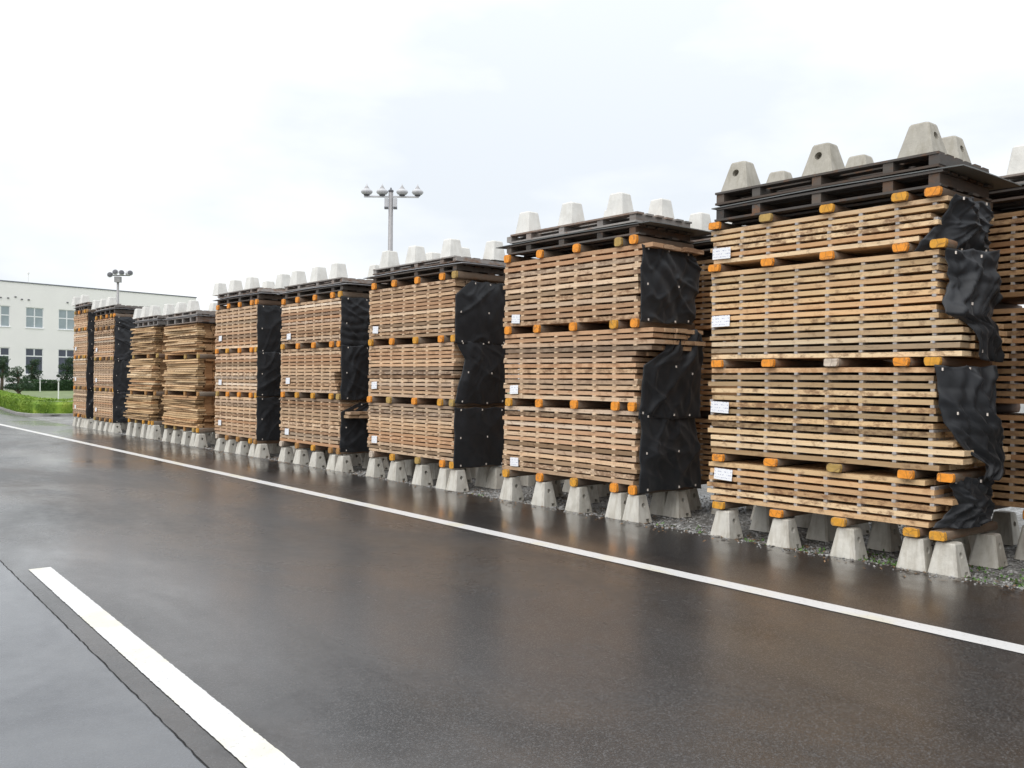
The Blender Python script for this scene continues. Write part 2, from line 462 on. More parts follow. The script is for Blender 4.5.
# old lane on the left, its edge broken along the joint
joint = [(1.12, -6.0), (1.22, 0.5), (1.292, 3.0), (1.308, 3.42), (1.332, 4.11), (1.402, 6.52), (1.45, 8.14), (1.62, 14.0), (2.2, 40.0), (3.2, 90.0)]
jr = []
for (xa, ya), (xb, yb) in zip(joint[:-1], joint[1:]):
    n_ = max(1, int(min(60, (yb - ya) / 0.05))) if yb < 15 else 8
    for i in range(n_):
        t = i / n_
        jr.append((xa + (xb - xa) * t + (U(-0.003, 0.003) if yb < 15 else 0), ya + (yb - ya) * t))
m = MB()
m.quad(*([(-60, -6, 0.005), (joint[0][0], -6, 0.005)] + [(x, y, 0.005) for x, y in jr] + [(3.2, 90, 0.005), (-60, 90, 0.005)]))
tag(m.obj('old_lane', M['asphalt_old']), kind='structure')
m = MB()
near = [p for p in jr if p[1] < 14]
for a, b in zip(near[:-1], near[1:]):
    wa, wb = 0.008 + 0.004 * mnoise.noise((a[0], a[1] * 9, 0)), 0.008 + 0.004 * mnoise.noise((b[0], b[1] * 9, 0))
    m.quad((a[0] - 0.001, a[1], 0.0075), (a[0] + wa, a[1], 0.0035), (b[0] + wb, b[1], 0.0035), (b[0] - 0.001, b[1], 0.0075))
tag(m.obj('road_joint', M['crack']), kind='structure')

def stripe(name, fx0, fx1, y0, y1, step, mat, jit=0.003):
    mm = MB()
    n_ = max(1, int((y1 - y0) / step))
    prev = None
    for i in range(n_ + 1):
        y = y0 + (y1 - y0) * i / n_
        cur = (fx0(y) + U(-jit, jit), fx1(y) + U(-jit, jit), y)
        if prev:
            mm.quad((prev[0], prev[2], 0.004), (prev[1], prev[2], 0.004), (cur[1], cur[2], 0.004), (cur[0], cur[2], 0.004))
        prev = cur
    return tag(mm.obj(name, mat), kind='structure')
stripe('edge_line', lambda y: 5.435, lambda y: 5.605, -8.0, 60.0, 0.12, M['line'])
stripe('lane_line', lambda y: 1.425 + (y - 3.2) * 0.0300, lambda y: 1.588 + (y - 3.2) * 0.0288, -0.6, 7.72, 0.02, M['line'], 0.002)

# ------------------------------------------------------------------ pier blocks
def pier_mesh(name, mat, h=0.27, b=0.25, t=0.155, seed=0, hole=0.026, slot=True):
    rnd = random.Random(seed)
    m = MB()
    def corner(sx, sy, f, z):   # two points per chamfered corner
        w = (b + (t - b) * f) / 2
        c = 0.016
        return w, c
    def P(face, u, v):          # u 0..1 across the face, v 0..1 up it
        w = (b + (t - b) * v) / 2
        c = 0.018
        x = -w + c + (2 * w - 2 * c) * u
        z = h * v
        if face == 0: return Vector((-w, -x, z))      # -X (front)
        if face == 1: return Vector((x, -w, z))       # -Y (right)
        if face == 2: return Vector((w, x, z))        # +X
        return Vector((-x, w, z))                     # +Y
    nrm = [Vector((1, 0, 0)), Vector((0, 1, 0)), Vector((-1, 0, 0)), Vector((0, -1, 0))]
    VT = 0.955
    for f in (0, 2):
        m.quad(P(f, 0, 0), P(f, 1, 0), P(f, 1, VT), P(f, 0, VT))
    for f in (1, 3):
        if not hole:
            m.quad(P(f, 0, 0), P(f, 1, 0), P(f, 1, VT), P(f, 0, VT))
            continue
        us, vs = [0, 0.60, 0.86, 1], [0, 0.03, 0.15, 0.36]
        for i in range(3):
            for j in range(3):
                q = [P(f, us[i], vs[j]), P(f, us[i + 1], vs[j]), P(f, us[i + 1], vs[j + 1]), P(f, us[i], vs[j + 1])]
                if slot and i == 1 and j == 1:
                    inn = [p + nrm[f] * 0.05 for p in q]
                    for k in range(4):
                        m.quad(q[k], q[(k + 1) % 4], inn[(k + 1) % 4], inn[k])
                    m.quad(*inn)
                else:
                    m.quad(*q)
        cn = [P(f, 0, 0.36), P(f, 1, 0.36), P(f, 1, VT), P(f, 0, VT)]
        nn = 16
        ring = []
        for k in range(nn):
            a = -3 * math.pi / 4 + 2 * math.pi * k / nn
            v = (0.64 if slot else 0.60) + hole / h * math.sin(a)
            w = (b + (t - b) * v) - 0.036
            ring.append(P(f, 0.5 + hole / w * math.cos(a), v))
        for s_ in range(4):
            seg = [ring[(s_ * 4 + k) % nn] for k in range(5)]
            m.quad(cn[s_], cn[(s_ + 1) % 4], *reversed(seg))
        inn = [p + nrm[f] * 0.07 for p in ring]
        for k in range(nn):
            m.quad(ring[k], ring[(k + 1) % nn], inn[(k + 1) % nn], inn[k])
        m.quad(*inn)
    for f in range(4):                                # chamfers
        g = (f + 1) % 4
        m.quad(P(f, 1, 0), P(g, 0, 0), P(g, 0, VT), P(f, 1, VT))
    top, rim = [], []
    for f in range(4):
        rim += [P(f, 0, VT), P(f, 1, VT)]
    for p in rim:
        top.append(Vector((p.x * 0.90, p.y * 0.90, h)))
    for k in range(8):
        m.quad(rim[k], rim[(k + 1) % 8], top[(k + 1) % 8], top[k])
    m.quad(*top)
    m.quad(*[P(f, u, 0) for f in (3, 2, 1, 0) for u in (1, 0)])
    return m.mesh(name, mat)
WEIGHT = {'concrete': pier_mesh('weight_block', M['concrete_warm'], 0.285, 0.31, 0.165, hole=0.036, slot=False),
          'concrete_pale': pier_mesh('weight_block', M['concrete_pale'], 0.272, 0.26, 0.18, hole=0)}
PIER = {(h, k): pier_mesh('pier_block', M[k], h) for h in (0.25, 0.27, 0.30, 0.36) for k in ('concrete', 'concrete_pale')}

def pier(x, y, z, h, mat, label, group, rz=0.0):
    o = link('pier_block', PIER[(h, mat)], loc=(x, y, z))
    o.rotation_euler.z = rz
    return tag(o, label, 'concrete block', group)

# ------------------------------------------------------------------ bearers
def bearer_profile(w, h, rnd, two):
    pts = []
    n = 14
    for k in range(n):
        a = 2 * math.pi * k / n
        e = 0.55
        c, s = math.cos(a), math.sin(a)
        x = abs(c) ** e * math.copysign(1, c) * w / 2
        z = abs(s) ** e * math.copysign(1, s) * h / 2
        if two and abs(c) < 0.3:
            z *= 0.86
        pts.append((x * (1 + rnd.uniform(-0.06, 0.06)), z * (1 + rnd.uniform(-0.03, 0.0))))
    return pts
def bearer_meshes(w, h, L, two, seed):
    rnd = random.Random(seed)
    pr = bearer_profile(w, h, rnd, two)
    m = MB()
    loops = []
    for i in range(5):
        x = L * i / 4
        k = 1 + (rnd.uniform(-0.06, 0.03) if 0 < i < 4 else 0)
        loops.append([(x, y * k, z * min(k, 1.0)) for y, z in pr])
    m.rings(loops)
    body = m.mesh('bearer', M['bearer'], True)
    e = MB()
    e.rings([[(-0.004, y * 0.93, z * 0.93) for y, z in pr], [(0.004, y * 1.02, z * 1.0) for y, z in pr], [(0.03, y * 1.015, z * 0.999) for y, z in pr]], True, False)
    ends = {k: e.mesh('painted_end', M[k]) for k in ('orange', 'ochre', 'olive', 'bare', 'brown')}
    return body, ends
BEAR = {}
for nm_, w_, h_, two_ in (('wide', 0.135, 0.085, True), ('square', 0.11, 0.105, False)):
    BEAR[nm_] = [bearer_meshes(w_, h_, 0.98, two_, i + 3) for i in range(4)]
def bearer(x, y, z, kind, paintk, label, rz=0.0):
    body, ends = random.choice(BEAR[kind])
    o = link('bearer', body, loc=(x, y, z))
    o.rotation_euler.z = rz
    link('painted_end', ends[paintk], o)
    return tag(o, label, 'timber bearer', 'orange ended bearers between the bundles')

# ------------------------------------------------------------------ planks
def plank_mesh(mat, L, w, th, seed, rough=0.005, wane=0.0):
    rnd = random.Random(seed)
    n = 6
    loops = []
    ph = rnd.uniform(0, 6)
    for i in range(n + 1):
        t = i / n
        y = (t - 0.5) * L
        d = rough * rnd.uniform(-1, 1) + wane * math.sin(ph + t * 5.0)
        zz = th * 0.05 * rnd.uniform(-1, 1) + wane * 0.12 * math.sin(ph * 2 + t * 4)
        lo, hi = -th / 2 + zz, th / 2 + zz
        loops.append([(-w / 2 + d, y, lo), (w / 2, y, lo), (w / 2, y, hi), (-w / 2 + d + (wane * 0.4 * rnd.random()), y, hi)])
    m = MB()
    m.rings(loops)
    return m.mesh('plank', mat)
_pc = {}
def plank_set(matk, L, th, wane):
    k = (matk, round(L, 2), round(th, 3), wane)
    if k not in _pc:
        _pc[k] = [plank_mesh(M[matk], L, 0.17, th, i * 7 + 1, 0.004 if not wane else 0.012, wane) for i in range(6)]
    return _pc[k]
TAG_MESH = None
def tag_mesh():
    m = MB()
    nu = 5
    for i in range(nu):
        a, b = i / nu, (i + 1) / nu
        f = lambda t: -0.006 * math.sin(math.pi * t) - 0.004
        m.quad((f(a), 0.08 - 0.16 * a, -0.055), (f(b), 0.08 - 0.16 * b, -0.055), (f(b) + 0.004, 0.08 - 0.16 * b, 0.055), (f(a) + 0.004, 0.08 - 0.16 * a, 0.055))
    return m.mesh('paper_tag', M['tag'])
TAG_MESH = tag_mesh()

DEPTH = 0.88
def bundle(xf, y0, y1, z0, z1, n, label, matk='plank', ncol=8, ends=None, left=None, tagpos=None, front=True, stick=True, wane=0.0, spread=0.006, yshift=None, depth=DEPTH, thick=0.66, tilt=0.0):
    """ends(i) -> y of the right end of layer i (0 = bottom); yshift(i) moves a whole layer along the row"""
    K = xf / (xf - 0.04)
    y0, y1 = y0 * K, y1 * K
    if ends:
        ends0 = ends
        ends = lambda i: ends0(i) * K
    L = y1 - y0
    root = empty('plank_bundle', (xf, (y0 + y1) / 2, z0), label, 'plank bundle', 'bundles of sawn planks in the yard')
    yc = (y0 + y1) / 2
    pitch = (z1 - z0) / n
    if matk == 'plank_pale':
        thick = 0.71
    th = min(pitch * thick, 0.046) if stick else pitch * 0.78
    pms = plank_set(matk, L, th, wane)
    inner = MB()
    stk = MB()
    rows = int(round((depth - 0.17) / 0.178))
    cols = [-(L / 2) + 0.03 + (L - 0.06) * c / (ncol - 1) + U(-0.012, 0.012) for c in range(ncol)]
    for i in range(n):
        zc = pitch * i + pitch / 2 if not stick else pitch * i + (th / 2)
        if stick and n > 1:
            zc = th / 2 + (z1 - z0 - th) * i / (n - 1)
        yr = -L / 2 + U(-0.03, 0.03)
        yl = L / 2 + U(-0.025, 0.03)
        if ends:
            yr = ends(i) - yc + U(-0.02, 0.02)
        if left:
            yl = left(i) - yc + U(-0.015, 0.015)
        if yshift:
            yr += yshift(i); yl += yshift(i)
        if front:
            o = link('plank', random.choice(pms), root)
            fx = U(-spread, spread)
            o.location = (0.085 + fx, (yr + yl) / 2, zc)
            o.scale.y = (yl - yr) / L
            o.rotation_euler = (U(-0.0030, 0.0030) + tilt * (i / n), 0, U(-0.002, 0.002) * (4 if wane else 1))
            if random.random() < 0.5:
                o.scale.x = 1.0
        for k in range(1 if front else 0, rows + 1):
            x = 0.178 * k
            e0, e1 = yr + U(-0.04, 0.05), yl + U(-0.05, 0.03)
            if wane:
                e0 += U(-0.03, 0.06)
            hz = th / 2 if stick else pitch * 0.499
            inner.box(x, x + 0.168, e0, e1, zc - hz, zc + hz)
        if stick and i < n - 1:
            zn = th / 2 + (z1 - z0 - th) * (i + 1) / (n - 1)
            for c in cols:
                if yr + 0.02 < c < yl - 0.02:
                    cc = c + U(-0.008, 0.008)
                    sw = 0.026 if matk == 'plank_pale' else 0.017
                    stk.box(U(-0.009, 0.002) if matk == 'plank_pale' else U(-0.008, 0.008), depth - 0.03, cc - sw, cc + sw, zc + th / 2 + 0.0005, zn - th / 2 - 0.0005)
    if inner.v:
        tag(inner.obj('inner_plank', M[matk if matk != 'plank_rough' else 'plank_dark'], root), kind='stuff')
    if stk.v:
        tag(stk.obj('sticker', M['sticker_tan' if matk == 'plank_pale' else 'sticker'], root), kind='stuff')
    if tagpos:
        y, z = tagpos
        o = link('paper_tag', TAG_MESH, root, (-0.016, y - yc, z - z0))
        o.rotation_euler = (U(-0.05, 0.05), U(-0.04, 0.04), 0)
        if matk == 'plank':
            o.scale.y = 1.35
        o['label'] = 'white printed paper tag'
    return root

# ------------------------------------------------------------------ pallets and covers
def pallet(xf, y0, y1, z0, z1, posts, label, matk='pallet', depth=0.95, top=True):
    root = empty('pallet', (xf, (y0 + y1) / 2, z0), label, 'pallet', 'timber pallets on the stacks')
    yc = (y0 + y1) / 2
    h = z1 - z0
    bt = min(0.02, h * 0.2)
    for p in posts:
        m = MB().box(0.012, depth - 0.012, p - yc - 0.045, p - yc + 0.045, bt + 0.0005, h - bt - 0.0005)
        m.obj('stringer', M[matk], root)
    for lvl, cnt in ((0, 4), (1, 6)):
        for k in range(cnt):
            w = 0.115
            x = (depth - w) * k / (cnt - 1)
            zz = 0 if lvl == 0 else h - bt
            dj = U(-0.01, 0.01)
            o = MB().box(x, x + w, y0 - yc + dj, y1 - yc + dj, zz, zz + bt).obj('deck_board', M[matk], root)
            o.rotation_euler.z = U(-0.003, 0.003)
    return root

def cover(x0, x1, y0, y1, z, label, matk='sheet', sag=0.012):
    m = MB()
    nx, ny = 6, 14
    th = 0.009
    for lay in (0, 1):
        for i in range(nx + 1):
            for j in range(ny + 1):
                u, v = i / nx, j / ny
                d = -sag * (abs(2 * v - 1) ** 6) - sag * 0.8 * (abs(2 * u - 1) ** 6) * (0.5 + 0.5 * math.sin(v * 9))
                m.v.append((x0 + (x1 - x0) * u, y0 + (y1 - y0) * v, z + d + lay * th))
    a = (nx + 1) * (ny + 1)
    idx = lambda l, i, j: l * a + i * (ny + 1) + j
    for i in range(nx):
        for j in range(ny):
            m.f.append((idx(0, i, j), idx(0, i, j + 1), idx(0, i + 1, j + 1), idx(0, i + 1, j)))
            m.f.append((idx(1, i, j), idx(1, i + 1, j), idx(1, i + 1, j + 1), idx(1, i, j + 1)))
    for i in range(nx):
        for j in (0, ny):
            m.f.append((idx(0, i, j), idx(0, i + 1, j), idx(1, i + 1, j), idx(1, i, j)))
    for j in range(ny):
        for i in (0, nx):
            m.f.append((idx(0, i, j), idx(0, i, j + 1), idx(1, i, j + 1), idx(1, i, j)))
    o = m.obj('cover_sheet', M[matk])
    return tag(o, label, 'cover sheet', 'cover sheets on the stacks')

# ------------------------------------------------------------------ tarpaulins on the stack ends
def lerp_prof(prof, t):
    for (a, x), (b, y) in zip(prof[:-1], prof[1:]):
        if t <= b:
            k = (t - a) / (b - a) if b > a else 0
            return x + (y - x) * k
    return prof[-1][1]
def tarp(yend, z_top, z_bot, xl, xr, label, amp=0.03, bulge=0.05, seed=0, pins=((0.12, 0.03), (0.5, 0.03), (0.88, 0.04), (0.1, 0.5), (0.6, 0.5), (0.12, 0.96), (0.6, 0.97), (0.9, 0.96)), yl=None, crush=0.0):
    """hangs at y = yend facing -Y; xl, xr: x of its two side edges as (t, x) lists, t from top to bottom; yl: pull of the front edge along the row"""
    amp *= 0.72 if yend < 9 else 0.42
    bulge *= 0.7
    nu, nv = 46, 50
    z_top += 0.015
    z_bot -= 0.05
    root_y = yend
    m = MB()
    sd = seed * 7.31
    def pos(u, v):
        a, b = lerp_prof(xl, v), lerp_prof(xr, v)
        x = a + (b - a) * u
        z = z_top + (z_bot - z_top) * v
        fold = mnoise.noise((u * 3.2 + sd, v * 1.3 + sd, 0.3)) * amp + mnoise.noise((u * 7 + v * 3.0 + sd, v * 2.5 - u * 2, 4.1 + sd)) * amp * 0.55
        for kk, (fu, fv, fa) in enumerate(((2.4, 1.1, 1.0), (-1.6, 2.2, 0.8), (5.0, 2.6, 0.45))):     # creases
            nn_ = mnoise.noise((u * fu + v * 1.4 + sd + kk * 5, v * fv - u * 0.8 + kk, sd * 0.7))
            fold += (1 - min(1.0, abs(nn_) * 4.2)) ** 2 * amp * fa
        fold *= min(1.0, u * 5 + 0.15)
        fold += abs(mnoise.noise((u * 4.2 - v * 3.4 + sd, 2.2, sd))) * amp * 0.9
        fold += abs(math.sin((v * 6.0 + 0.8 * mnoise.noise((u * 2.0, v * 2, sd))) * math.pi)) * crush * (0.6 + 0.4 * mnoise.noise((u * 3, v * 4, sd + 2)))
        bg_ = bulge * math.sin(math.pi * min(1, max(0, v))) ** 0.7 * math.sin(math.pi * min(1, max(0.0, u * 0.97))) ** 0.8
        y = root_y - 0.012 - max(0.0, fold + bg_ + amp * 0.4)
        if yl is not None:
            y += lerp_prof(yl, v) * (1 - u) ** 2
        # the top edge sags between the pins, the bottom edge hangs unevenly
        z += -0.02 * abs(math.sin(u * 2.6 * math.pi)) * (1 - v) ** 2 + 0.03 * mnoise.noise((u * 3 + sd, 9, 1)) * v
        x += 0.02 * mnoise.noise((v * 5 + sd, 3.3, u))
        return Vector((x, y, z))
    for i in range(nu + 1):
        for j in range(nv + 1):
            m.v.append(tuple(pos(i / nu, j / nv)))
    for i in range(nu):
        for j in range(nv):
            a = i * (nv + 1) + j
            m.f.append((a, a + 1, a + nv + 2, a + nv + 1))
    o = m.obj('tarpaulin', M['tarp'], None, True)
    so = o.modifiers.new('thickness', 'SOLIDIFY')
    so.thickness = 0.004
    tag(o, label, 'tarpaulin', 'black cloths pinned over the stack ends')
    for u, v in pins:
        p = pos(u, v)
        k = MB().box(p.x - 0.006, p.x + 0.006, p.y - 0.012, p.y - 0.002, p.z - 0.013, p.z + 0.010)
        k.obj('fixing_pin', M['pin'], o)
    return o

# ------------------------------------------------------------------ the stacks
XF = 7.26
ORD = ['leftmost', 'second from left', 'middle', 'fourth from left', 'rightmost']
PAINT = ['orange', 'orange', 'orange', 'ochre', 'orange', 'olive', 'orange', 'orange', 'ochre']

def level_name(i, n):
    if i == 0: return 'under the bottom bundle'
    if i == n - 1: return 'under the pallets'
    if n == 4: return ['', 'above the bottom bundle', 'above the middle bundle'][i]
    return ['', 'above the bottom bundle', 'above the second bundle', 'above the third bundle'][i]
def bundle_name(i, n):
    if n == 3: return ['bottom', 'middle', 'top'][i]
    return ['bottom', 'second lowest', 'third lowest', 'topmost'][i]

def put_bearers(where, xf, levels, kind, ys_fn, out=0.045, paints=None, pal=None):
    n = len(levels)
    for li, z in enumerate(levels):
        ys = ys_fn(li)
        for k, y in enumerate(ys):
            pk = random.choice(pal or PAINT)
            if paints and (li, k) in paints:
                pk = paints[(li, k)]
            colr = {'orange': 'orange-ended', 'ochre': 'ochre-ended', 'olive': 'yellow-ended', 'bare': 'bare-ended', 'brown': 'brown-ended'}[pk]
            bearer(xf - out + U(-0.012, 0.012), y, z, kind, pk, f'{colr} bearer, {ORD[k]}, {level_name(li, n)} of {where}', U(-0.012, 0.012))

def put_piers(where, xf, ys, h, mat='concrete', back=True):
    for k, y in enumerate(ys):
        pier(xf - 0.065 + 0.125 + U(-0.006, 0.006) - 0.0, y + U(-0.006, 0.006), -0.02, h, mat, f'concrete pier block, {ORD[k]} in front row under {where}', 'pier blocks carrying the stacks', U(-0.04, 0.04))
        if back:
            pier(xf + 0.76, y + U(-0.03, 0.03), -0.02, h, mat, f'concrete pier block, {ORD[k]} in back row under {where}', 'pier blocks carrying the stacks', U(-0.06, 0.06))

def put_weights(where, items, z, mat):
    for k, (x, y, rz, wh) in enumerate(items):
        if x < 7.6:
            y *= x / 7.22
        o = link('weight_block', WEIGHT[mat], loc=(x, y, z))
        o.rotation_euler.z = rz + U(-0.05, 0.05)
        if mat == 'concrete_pale':
            o.scale.z = U(0.94, 1.03)
        tag(o, f'concrete weight block, {wh}, on top of {where}', 'concrete block', 'weight blocks on top of the stacks')

Q = math.pi / 2
# ---- stack 1, the nearest
w1 = 'the nearest stack'
lv1 = [0.30, 0.77, 1.70, 2.65, 3.07]
put_piers(w1, XF, [5.46, 4.80, 4.16, 3.545, 3.285], 0.27)
y1s = [[5.50, 4.83, 4.20, 3.55, 3.33], [5.51, 4.90, 4.25, 3.60, 3.28], [5.52, 4.93, 4.29, 3.65, 3.39], [5.57, 4.96, 4.34, 3.67, 3.36], [5.58, 4.98, 4.35, 3.68, 3.40]]
put_bearers(w1, XF, lv1, 'wide', lambda i: y1s[i], paints={(2, 2): 'bare', (0, 0): 'ochre', (0, 2): 'ochre', (0, 3): 'ochre', (0, 4): 'ochre', (4, 1): 'olive', (4, 3): 'ochre', (3, 4): 'ochre', (1, 4): 'orange', (2, 0): 'orange'})
bundle(XF, 3.36, 5.60, 0.345, 0.725, 6, f'{bundle_name(0, 4)} bundle of tan planks in {w1}', ends=lambda i: [3.42, 3.40, 3.36, 3.22, 3.34, 3.46][i], tagpos=(5.45, 0.61))
bundle(XF, 3.36, 5.60, 0.815, 1.655, 13, f'{bundle_name(1, 4)} bundle of tan planks in {w1}', ends=lambda i: [3.34, 3.13, 3.15, 3.22, 3.34, 3.36, 3.33, 3.36, 3.37, 3.37, 3.36, 3.38, 3.37][i], tagpos=(5.50, 1.27))
bundle(XF, 3.36, 5.60, 1.745, 2.605, 14, f'{bundle_name(2, 4)} bundle of tan planks in {w1}', ends=lambda i: [3.17, 3.18, 3.16, 3.17, 3.20, 3.36, 3.38, 3.33, 3.36, 3.37, 3.33, 3.35, 3.34, 3.36][i], tagpos=(5.50, 2.12))
bundle(XF, 3.36, 5.60, 2.695, 3.027, 6, f'{bundle_name(3, 4)} bundle of tan planks in {w1}', ends=lambda i: [3.52, 3.44, 3.34, 3.40, 3.30, 3.27][i], tagpos=(5.50, 2.79))
posts1 = [5.53, 5.11, 4.47, 3.80, 3.41]
pallet(XF - 0.02, 3.34, 5.58, 3.115, 3.245, posts1, f'lower dark pallet on {w1}')
cover(XF - 0.03, 8.36, 3.17, 5.62, 3.26, f'grey cover sheet jutting out right between pallets of {w1}')
pallet(XF - 0.02, 3.37, 5.58, 3.275, 3.40, posts1, f'upper pallet holding holed blocks on {w1}')
put_weights(w1, [(7.40, 5.25, Q, 'front left'), (7.40, 4.37, Q, 'front middle'), (7.42, 3.49, 0.0, 'front right'), (8.02, 5.36, 0.1, 'back left'), (8.02, 4.48, 0.0, 'back middle'), (8.0, 3.63, 0.0, 'back right')], 3.40, 'concrete')
tarp(3.28, 3.03, 2.66, [(0, 7.30), (0.45, 7.30), (0.8, 7.20), (1, 7.18)], [(0, 7.86), (0.5, 7.88), (1, 7.8)], f'short black cloth beside the topmost bundle of {w1}', 0.05, 0.06, 1, pins=((0.12, 0.04), (0.85, 0.03), (0.5, 0.97), (0.9, 0.97)), yl=[(0, 0.02), (0.5, 0.14), (1, 0.30)])
tarp(3.16, 2.60, 1.76, [(0, 7.24), (0.3, 7.30), (0.5, 7.20), (0.6, 7.17), (0.68, 7.34), (1, 7.42)], [(0, 7.82), (0.35, 7.72), (0.6, 7.66), (0.75, 7.78), (1, 7.80)], f'crumpled black cloth beside the third lowest bundle of {w1}', 0.055, 0.05, 2, pins=((0.1, 0.03), (0.5, 0.05), (0.85, 0.05), (0.4, 0.5), (0.1, 0.92)), yl=[(0, 0.20), (0.5, 0.19), (0.64, 0.12), (0.75, 0.0), (1, 0.0)], crush=0.03)
tarp(3.13, 1.66, 0.80, [(0, 7.18), (0.3, 7.19), (0.55, 7.24), (0.75, 7.34), (0.88, 7.52), (1, 7.50)], [(0, 7.66), (0.4, 7.62), (0.7, 7.78), (0.85, 7.82), (1, 7.68)], f'rumpled black cloth beside the second lowest bundle of {w1}', 0.055, 0.04, 3, pins=((0.06, 0.03), (0.4, 0.03), (0.15, 0.42), (0.62, 0.42)), yl=[(0, 0.26), (0.45, 0.23), (0.7, 0.12), (0.85, 0.0), (1, 0.0)], crush=0.02)
tarp(3.22, 0.76, 0.41, [(0, 7.22), (0.5, 7.36), (1, 7.22)], [(0, 7.78), (0.6, 7.82), (1, 7.68)], f'slack black cloth beside the bottom bundle of {w1}', 0.05, 0.04, 4, pins=((0.15, 0.05), (0.6, 0.05)), yl=[(0, 0.10), (0.5, 0.06), (1, 0.20)], crush=0.015)

# ---- stacks 2 to 5, three bundles each
def stack3(where, Y0, Y1, lv, ys, piers, ph, bh, rows, pz, posts, weights, wts_mat, tags, tarps, matk='plank_pale', sheet_k='sheet', pal='pallet', endf=None, over=(0.2, 0.16), paints=None):
    put_piers(where, XF, piers, ph)
    put_bearers(where, XF, lv, 'square', lambda i: ys[i] if isinstance(ys[0], list) else ys, paints=paints)
    for i in range(3):
        bundle(XF, Y0, Y1, lv[i] + bh, lv[i + 1] - bh, rows[i], f'{bundle_name(i, 3)} bundle of stickered planks in {where}', matk, tagpos=(tags[i][0], tags[i][1]) if tags[i] else None, ends=endf(i) if endf else None, spread=0.01)
    z0, z1, z2, z3 = pz
    pallet(XF - 0.02, Y0 + 0.02, Y1 - 0.02, z0, z1, posts, f'lower dark pallet on {where}', pal)
    cover(XF - 0.04, 8.30, Y0 - over[1], Y1 + over[0], z1 + 0.014, f'grey cover sheet between the pallets of {where}', sheet_k)
    pallet(XF - 0.02, Y0 + 0.05, Y1 - 0.06, z2, z3, posts, f'upper weathered pallet holding pale blocks on {where}', 'pallet_grey')
    put_weights(where, weights, z3, wts_mat)
    for i, t in enumerate(tarps):
        tarp(label=f'{t.pop("adj")} black cloth over the {bundle_name(i, 3)} bundle of {where}', **t)

w2 = 'second stack from the right'
stack3(w2, 6.58, 8.85, [0.335, 1.24, 2.15, 3.06],
       [[8.80, 8.17, 7.56, 6.91, 6.64], [8.77, 8.19, 7.58, 6.92, 6.65], [8.80, 8.25, 7.59, 6.95, 6.62], [8.82, 8.20, 7.55, 6.89, 6.66]],
       [8.80, 8.17, 7.56, 6.91, 6.645], 0.30, 0.052, [13, 13, 12], (3.115, 3.225, 3.255, 3.365), [8.82, 8.44, 7.84, 7.20, 6.70],
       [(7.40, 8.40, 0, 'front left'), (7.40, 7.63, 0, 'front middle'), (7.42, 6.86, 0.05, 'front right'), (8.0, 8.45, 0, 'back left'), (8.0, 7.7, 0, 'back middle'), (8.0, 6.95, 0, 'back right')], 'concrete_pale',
       [(8.66, 0.49), (8.68, 1.40), (8.66, 2.29)],
       [dict(adj='smooth', yend=6.53, z_top=1.17, z_bot=0.37, xl=[(0, 7.19), (0.5, 7.19), (1, 7.19)], xr=[(0, 8.1), (1, 8.22)], amp=0.035, bulge=0.05, seed=11),
        dict(adj='draped', yend=6.50, z_top=2.10, z_bot=1.16, xl=[(0, 7.62), (0.25, 7.5), (0.42, 7.19), (1, 7.19)], xr=[(0, 8.12), (1, 8.14)], amp=0.05, bulge=0.06, seed=12, pins=((0.1, 0.04), (0.7, 0.03), (0.5, 0.42), (0.8, 0.5), (0.05, 0.93), (0.5, 0.95), (0.8, 0.96)), yl=[(0, -0.05), (1, 0.05)]),
        dict(adj='creased', yend=6.54, z_top=2.98, z_bot=2.21, xl=[(0, 7.20), (0.4, 7.19), (1, 7.19)], xr=[(0, 8.02), (0.3, 8.16), (1, 8.04)], amp=0.05, bulge=0.06, seed=13)],
       endf=lambda i: [None, (lambda k: [6.58, 6.60, 6.56, 6.58, 6.60, 6.58, 6.62, 6.64, 6.62, 6.40, 6.34, 6.38, 6.36][k]), (lambda k: [6.54, 6.55, 6.56, 6.60, 6.56, 6.60, 6.58, 6.52, 6.53, 6.55, 6.50, 6.36][k])][i])

w3 = 'third stack from the right'
stack3(w3, 9.93, 12.2, [0.345, 1.20, 2.085, 2.955],
       [[12.12, 11.49, 10.83, 10.22, 9.97], [12.17, 11.61, 10.92, 10.28, 9.98], [12.16, 11.55, 10.9, 10.26, 9.96], [12.09, 11.49, 10.89, 10.24, 9.94]],
       [12.14, 11.50, 10.83, 10.22, 9.96], 0.30, 0.052, [14, 14, 14], (3.01, 3.105, 3.135, 3.225), [12.1, 11.6, 10.95, 10.3, 9.99],
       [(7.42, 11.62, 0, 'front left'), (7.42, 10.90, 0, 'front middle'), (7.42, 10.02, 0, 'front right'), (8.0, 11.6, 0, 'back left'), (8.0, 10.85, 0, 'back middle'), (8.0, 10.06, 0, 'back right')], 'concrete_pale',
       [(12.05, 0.58), (12.07, 1.42), (12.05, 2.28)],
       [dict(adj='flat', yend=9.90, z_top=1.13, z_bot=0.36, xl=[(0, 7.19), (1, 7.19)], xr=[(0, 8.12), (1, 8.12)], amp=0.03, bulge=0.04, seed=21),
        dict(adj='wrinkled', yend=9.90, z_top=2.05, z_bot=1.24, xl=[(0, 7.20), (0.3, 7.36), (1, 7.19)], xr=[(0, 8.12), (1, 8.12)], amp=0.035, bulge=0.05, seed=22),
        dict(adj='folded', yend=9.90, z_top=2.88, z_bot=2.07, xl=[(0, 7.46), (0.25, 7.19), (0.5, 7.19), (1, 7.20)], xr=[(0, 8.12), (1, 8.12)], amp=0.045, bulge=0.06, seed=23)],
       sheet_k='sheet_pale', paints={(0, 0): 'bare', (1, 1): 'olive', (0, 2): 'olive', (1, 4): 'olive'})

